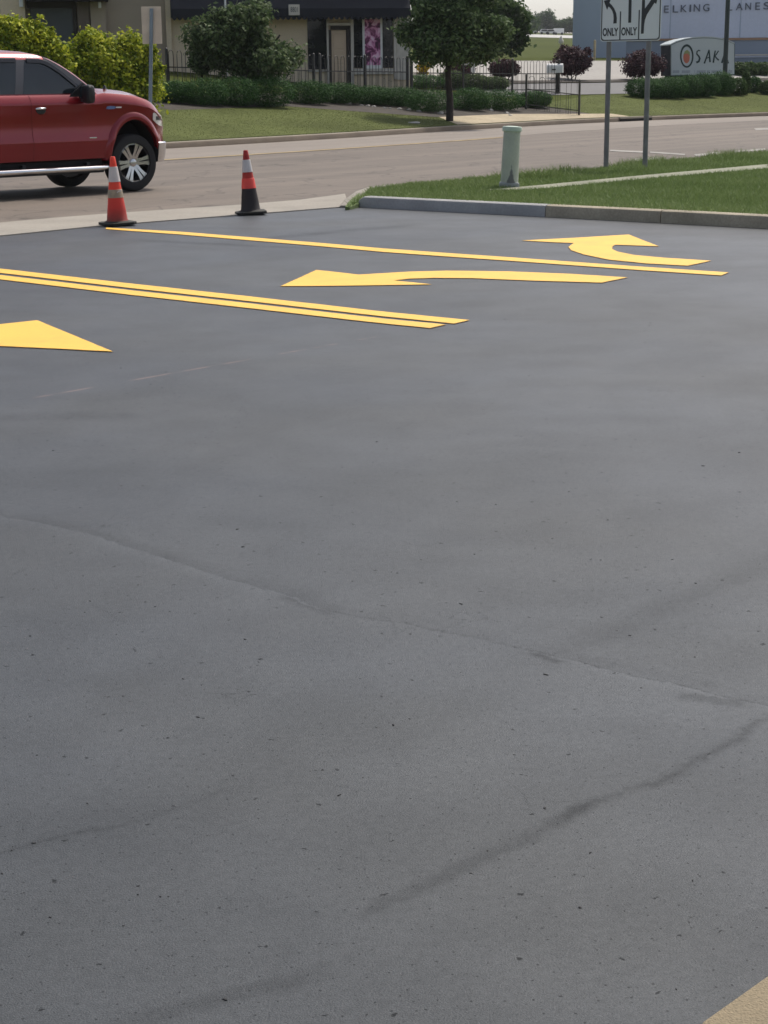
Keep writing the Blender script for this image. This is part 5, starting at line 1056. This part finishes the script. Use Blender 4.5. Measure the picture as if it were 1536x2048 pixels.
def vehicle(px,pb,Y,W,Hh,m,label,kind):
    p=far(px,pb,Y); t=thing('parked_'+kind,label,kind,(p.x,Y,tz(p.x,Y)+.07),0,'white vehicles parked on the far road'); w_=W/2
    k=MB(); prof=[(-w_,.35),(w_,.35),(w_*1.0,Hh*.55),(w_*.82,Hh*.60),(w_*.66,Hh*.97),(-w_*.66,Hh),(-w_*.86,Hh*.62),(-w_,Hh*.55)] if kind!='trailer' else [(-w_,.45),(w_,.45),(w_,Hh),(-w_,Hh)]
    k.prism(prof,-1.0,1.0); k.build('body',m,t,bevel=.06)
    if kind!='trailer':
        k=MB(); k.prism([(-w_*.78,Hh*.62),(w_*.74,Hh*.62),(w_*.6,Hh*.92),(-w_*.62,Hh*.93)],-1.02,1.02); k.build('windows',M['carglass'],t)
    for x in (-w_*.6,w_*.6):
        k=MB(); k.lathe([(.36,-1.03),(.36,-.8),(.0,-.8)],14,(x,0,.36),'y'); k.build('wheel',M['tyre'],t)
for a in [(1048,76,500,3.0,2.6,M['vangrey'],'grey van at the left end of the parked vehicles','van'),(1058.5,75,500,1.7,1.5,M['van'],'small white car right of the grey van','car'),(1066.5,75,500,1.7,1.6,M['van'],'white car left of the gap between the parked vehicles','car'),(1088,75.5,500,2.6,1.5,M['van'],'low white car right of the gap between the parked vehicles','car'),(1101,75.5,500,2.8,1.5,M['van'],'white car left of the white trailer','car'),(1117,75.5,500,3.0,1.9,M['van'],'long white box trailer at the right end of the parked vehicles','trailer')]: vehicle(*a)
p=far(1122,88,170); t=thing('round_sign','small dark round topped marker in the field behind the purple shrub','marker',(p.x,170,tz(p.x,170))); k=MB(); k.tube([(0,0,-.2),(0,0,1.0)],.09,8); k.lathe([(.001,.55),(.25,.6),(.28,.8),(.18,1.05),(.06,1.3),(.001,1.35)],14); k.build('marker',M['trimw'],t)
# grit scattered on the lot
n=300; yy=2.45+ (rng.random(n)**1.3)*9; xx=(rng.random(n)-.5)*(yy*.62); keep=np.ones(n,bool); V=[];Fc=[]
ico=bmesh.new(); bmesh.ops.create_icosphere(ico,subdivisions=1,radius=1); iv=np.array([v.co[:] for v in ico.verts]); ico.verts.index_update(); itf=np.array([[v.index for v in f.verts] for f in ico.faces]); ico.free()
for i in range(n):
    s=.0010+.0026*rng.random()**3; a=rng.random()*6.28; sc=np.array([s*(1+1.8*rng.random()),s,s*.45]); q=iv*sc*(1+.25*rng.normal(size=(len(iv),1))); c,sn=math.cos(a),math.sin(a)
    q=np.column_stack([q[:,0]*c-q[:,1]*sn+xx[i],q[:,0]*sn+q[:,1]*c+yy[i],q[:,2]+s*.3]); Fc.append(itf+len(iv)*i); V.append(q)
tag(npmesh('grit',np.concatenate(V),np.concatenate(Fc),mat('tar_grit',(.018,.018,.019),.8,var=.3,vs=50)),'dark tar crumbs and grit scattered over the sealed lot','grit',None,'stuff')
# the air
if HAZE>0:
    hm=bpy.data.materials.new('air'); hm.use_nodes=True; N=hm.node_tree.nodes; N.remove(N['Principled BSDF']); v=N.new('ShaderNodeVolumePrincipled'); v.inputs['Color'].default_value=(.92,.95,.98,1); v.inputs['Density'].default_value=HAZE; v.inputs['Anisotropy'].default_value=.3
    hm.node_tree.links.new(v.outputs[0],N['Material Output'].inputs['Volume']); k=MB(); k.box(-1000,2000,-160,1400,-1.1,48); o=k.build('haze',hm); tag(o,'thin summer haze over the whole place','haze',None,'stuff')
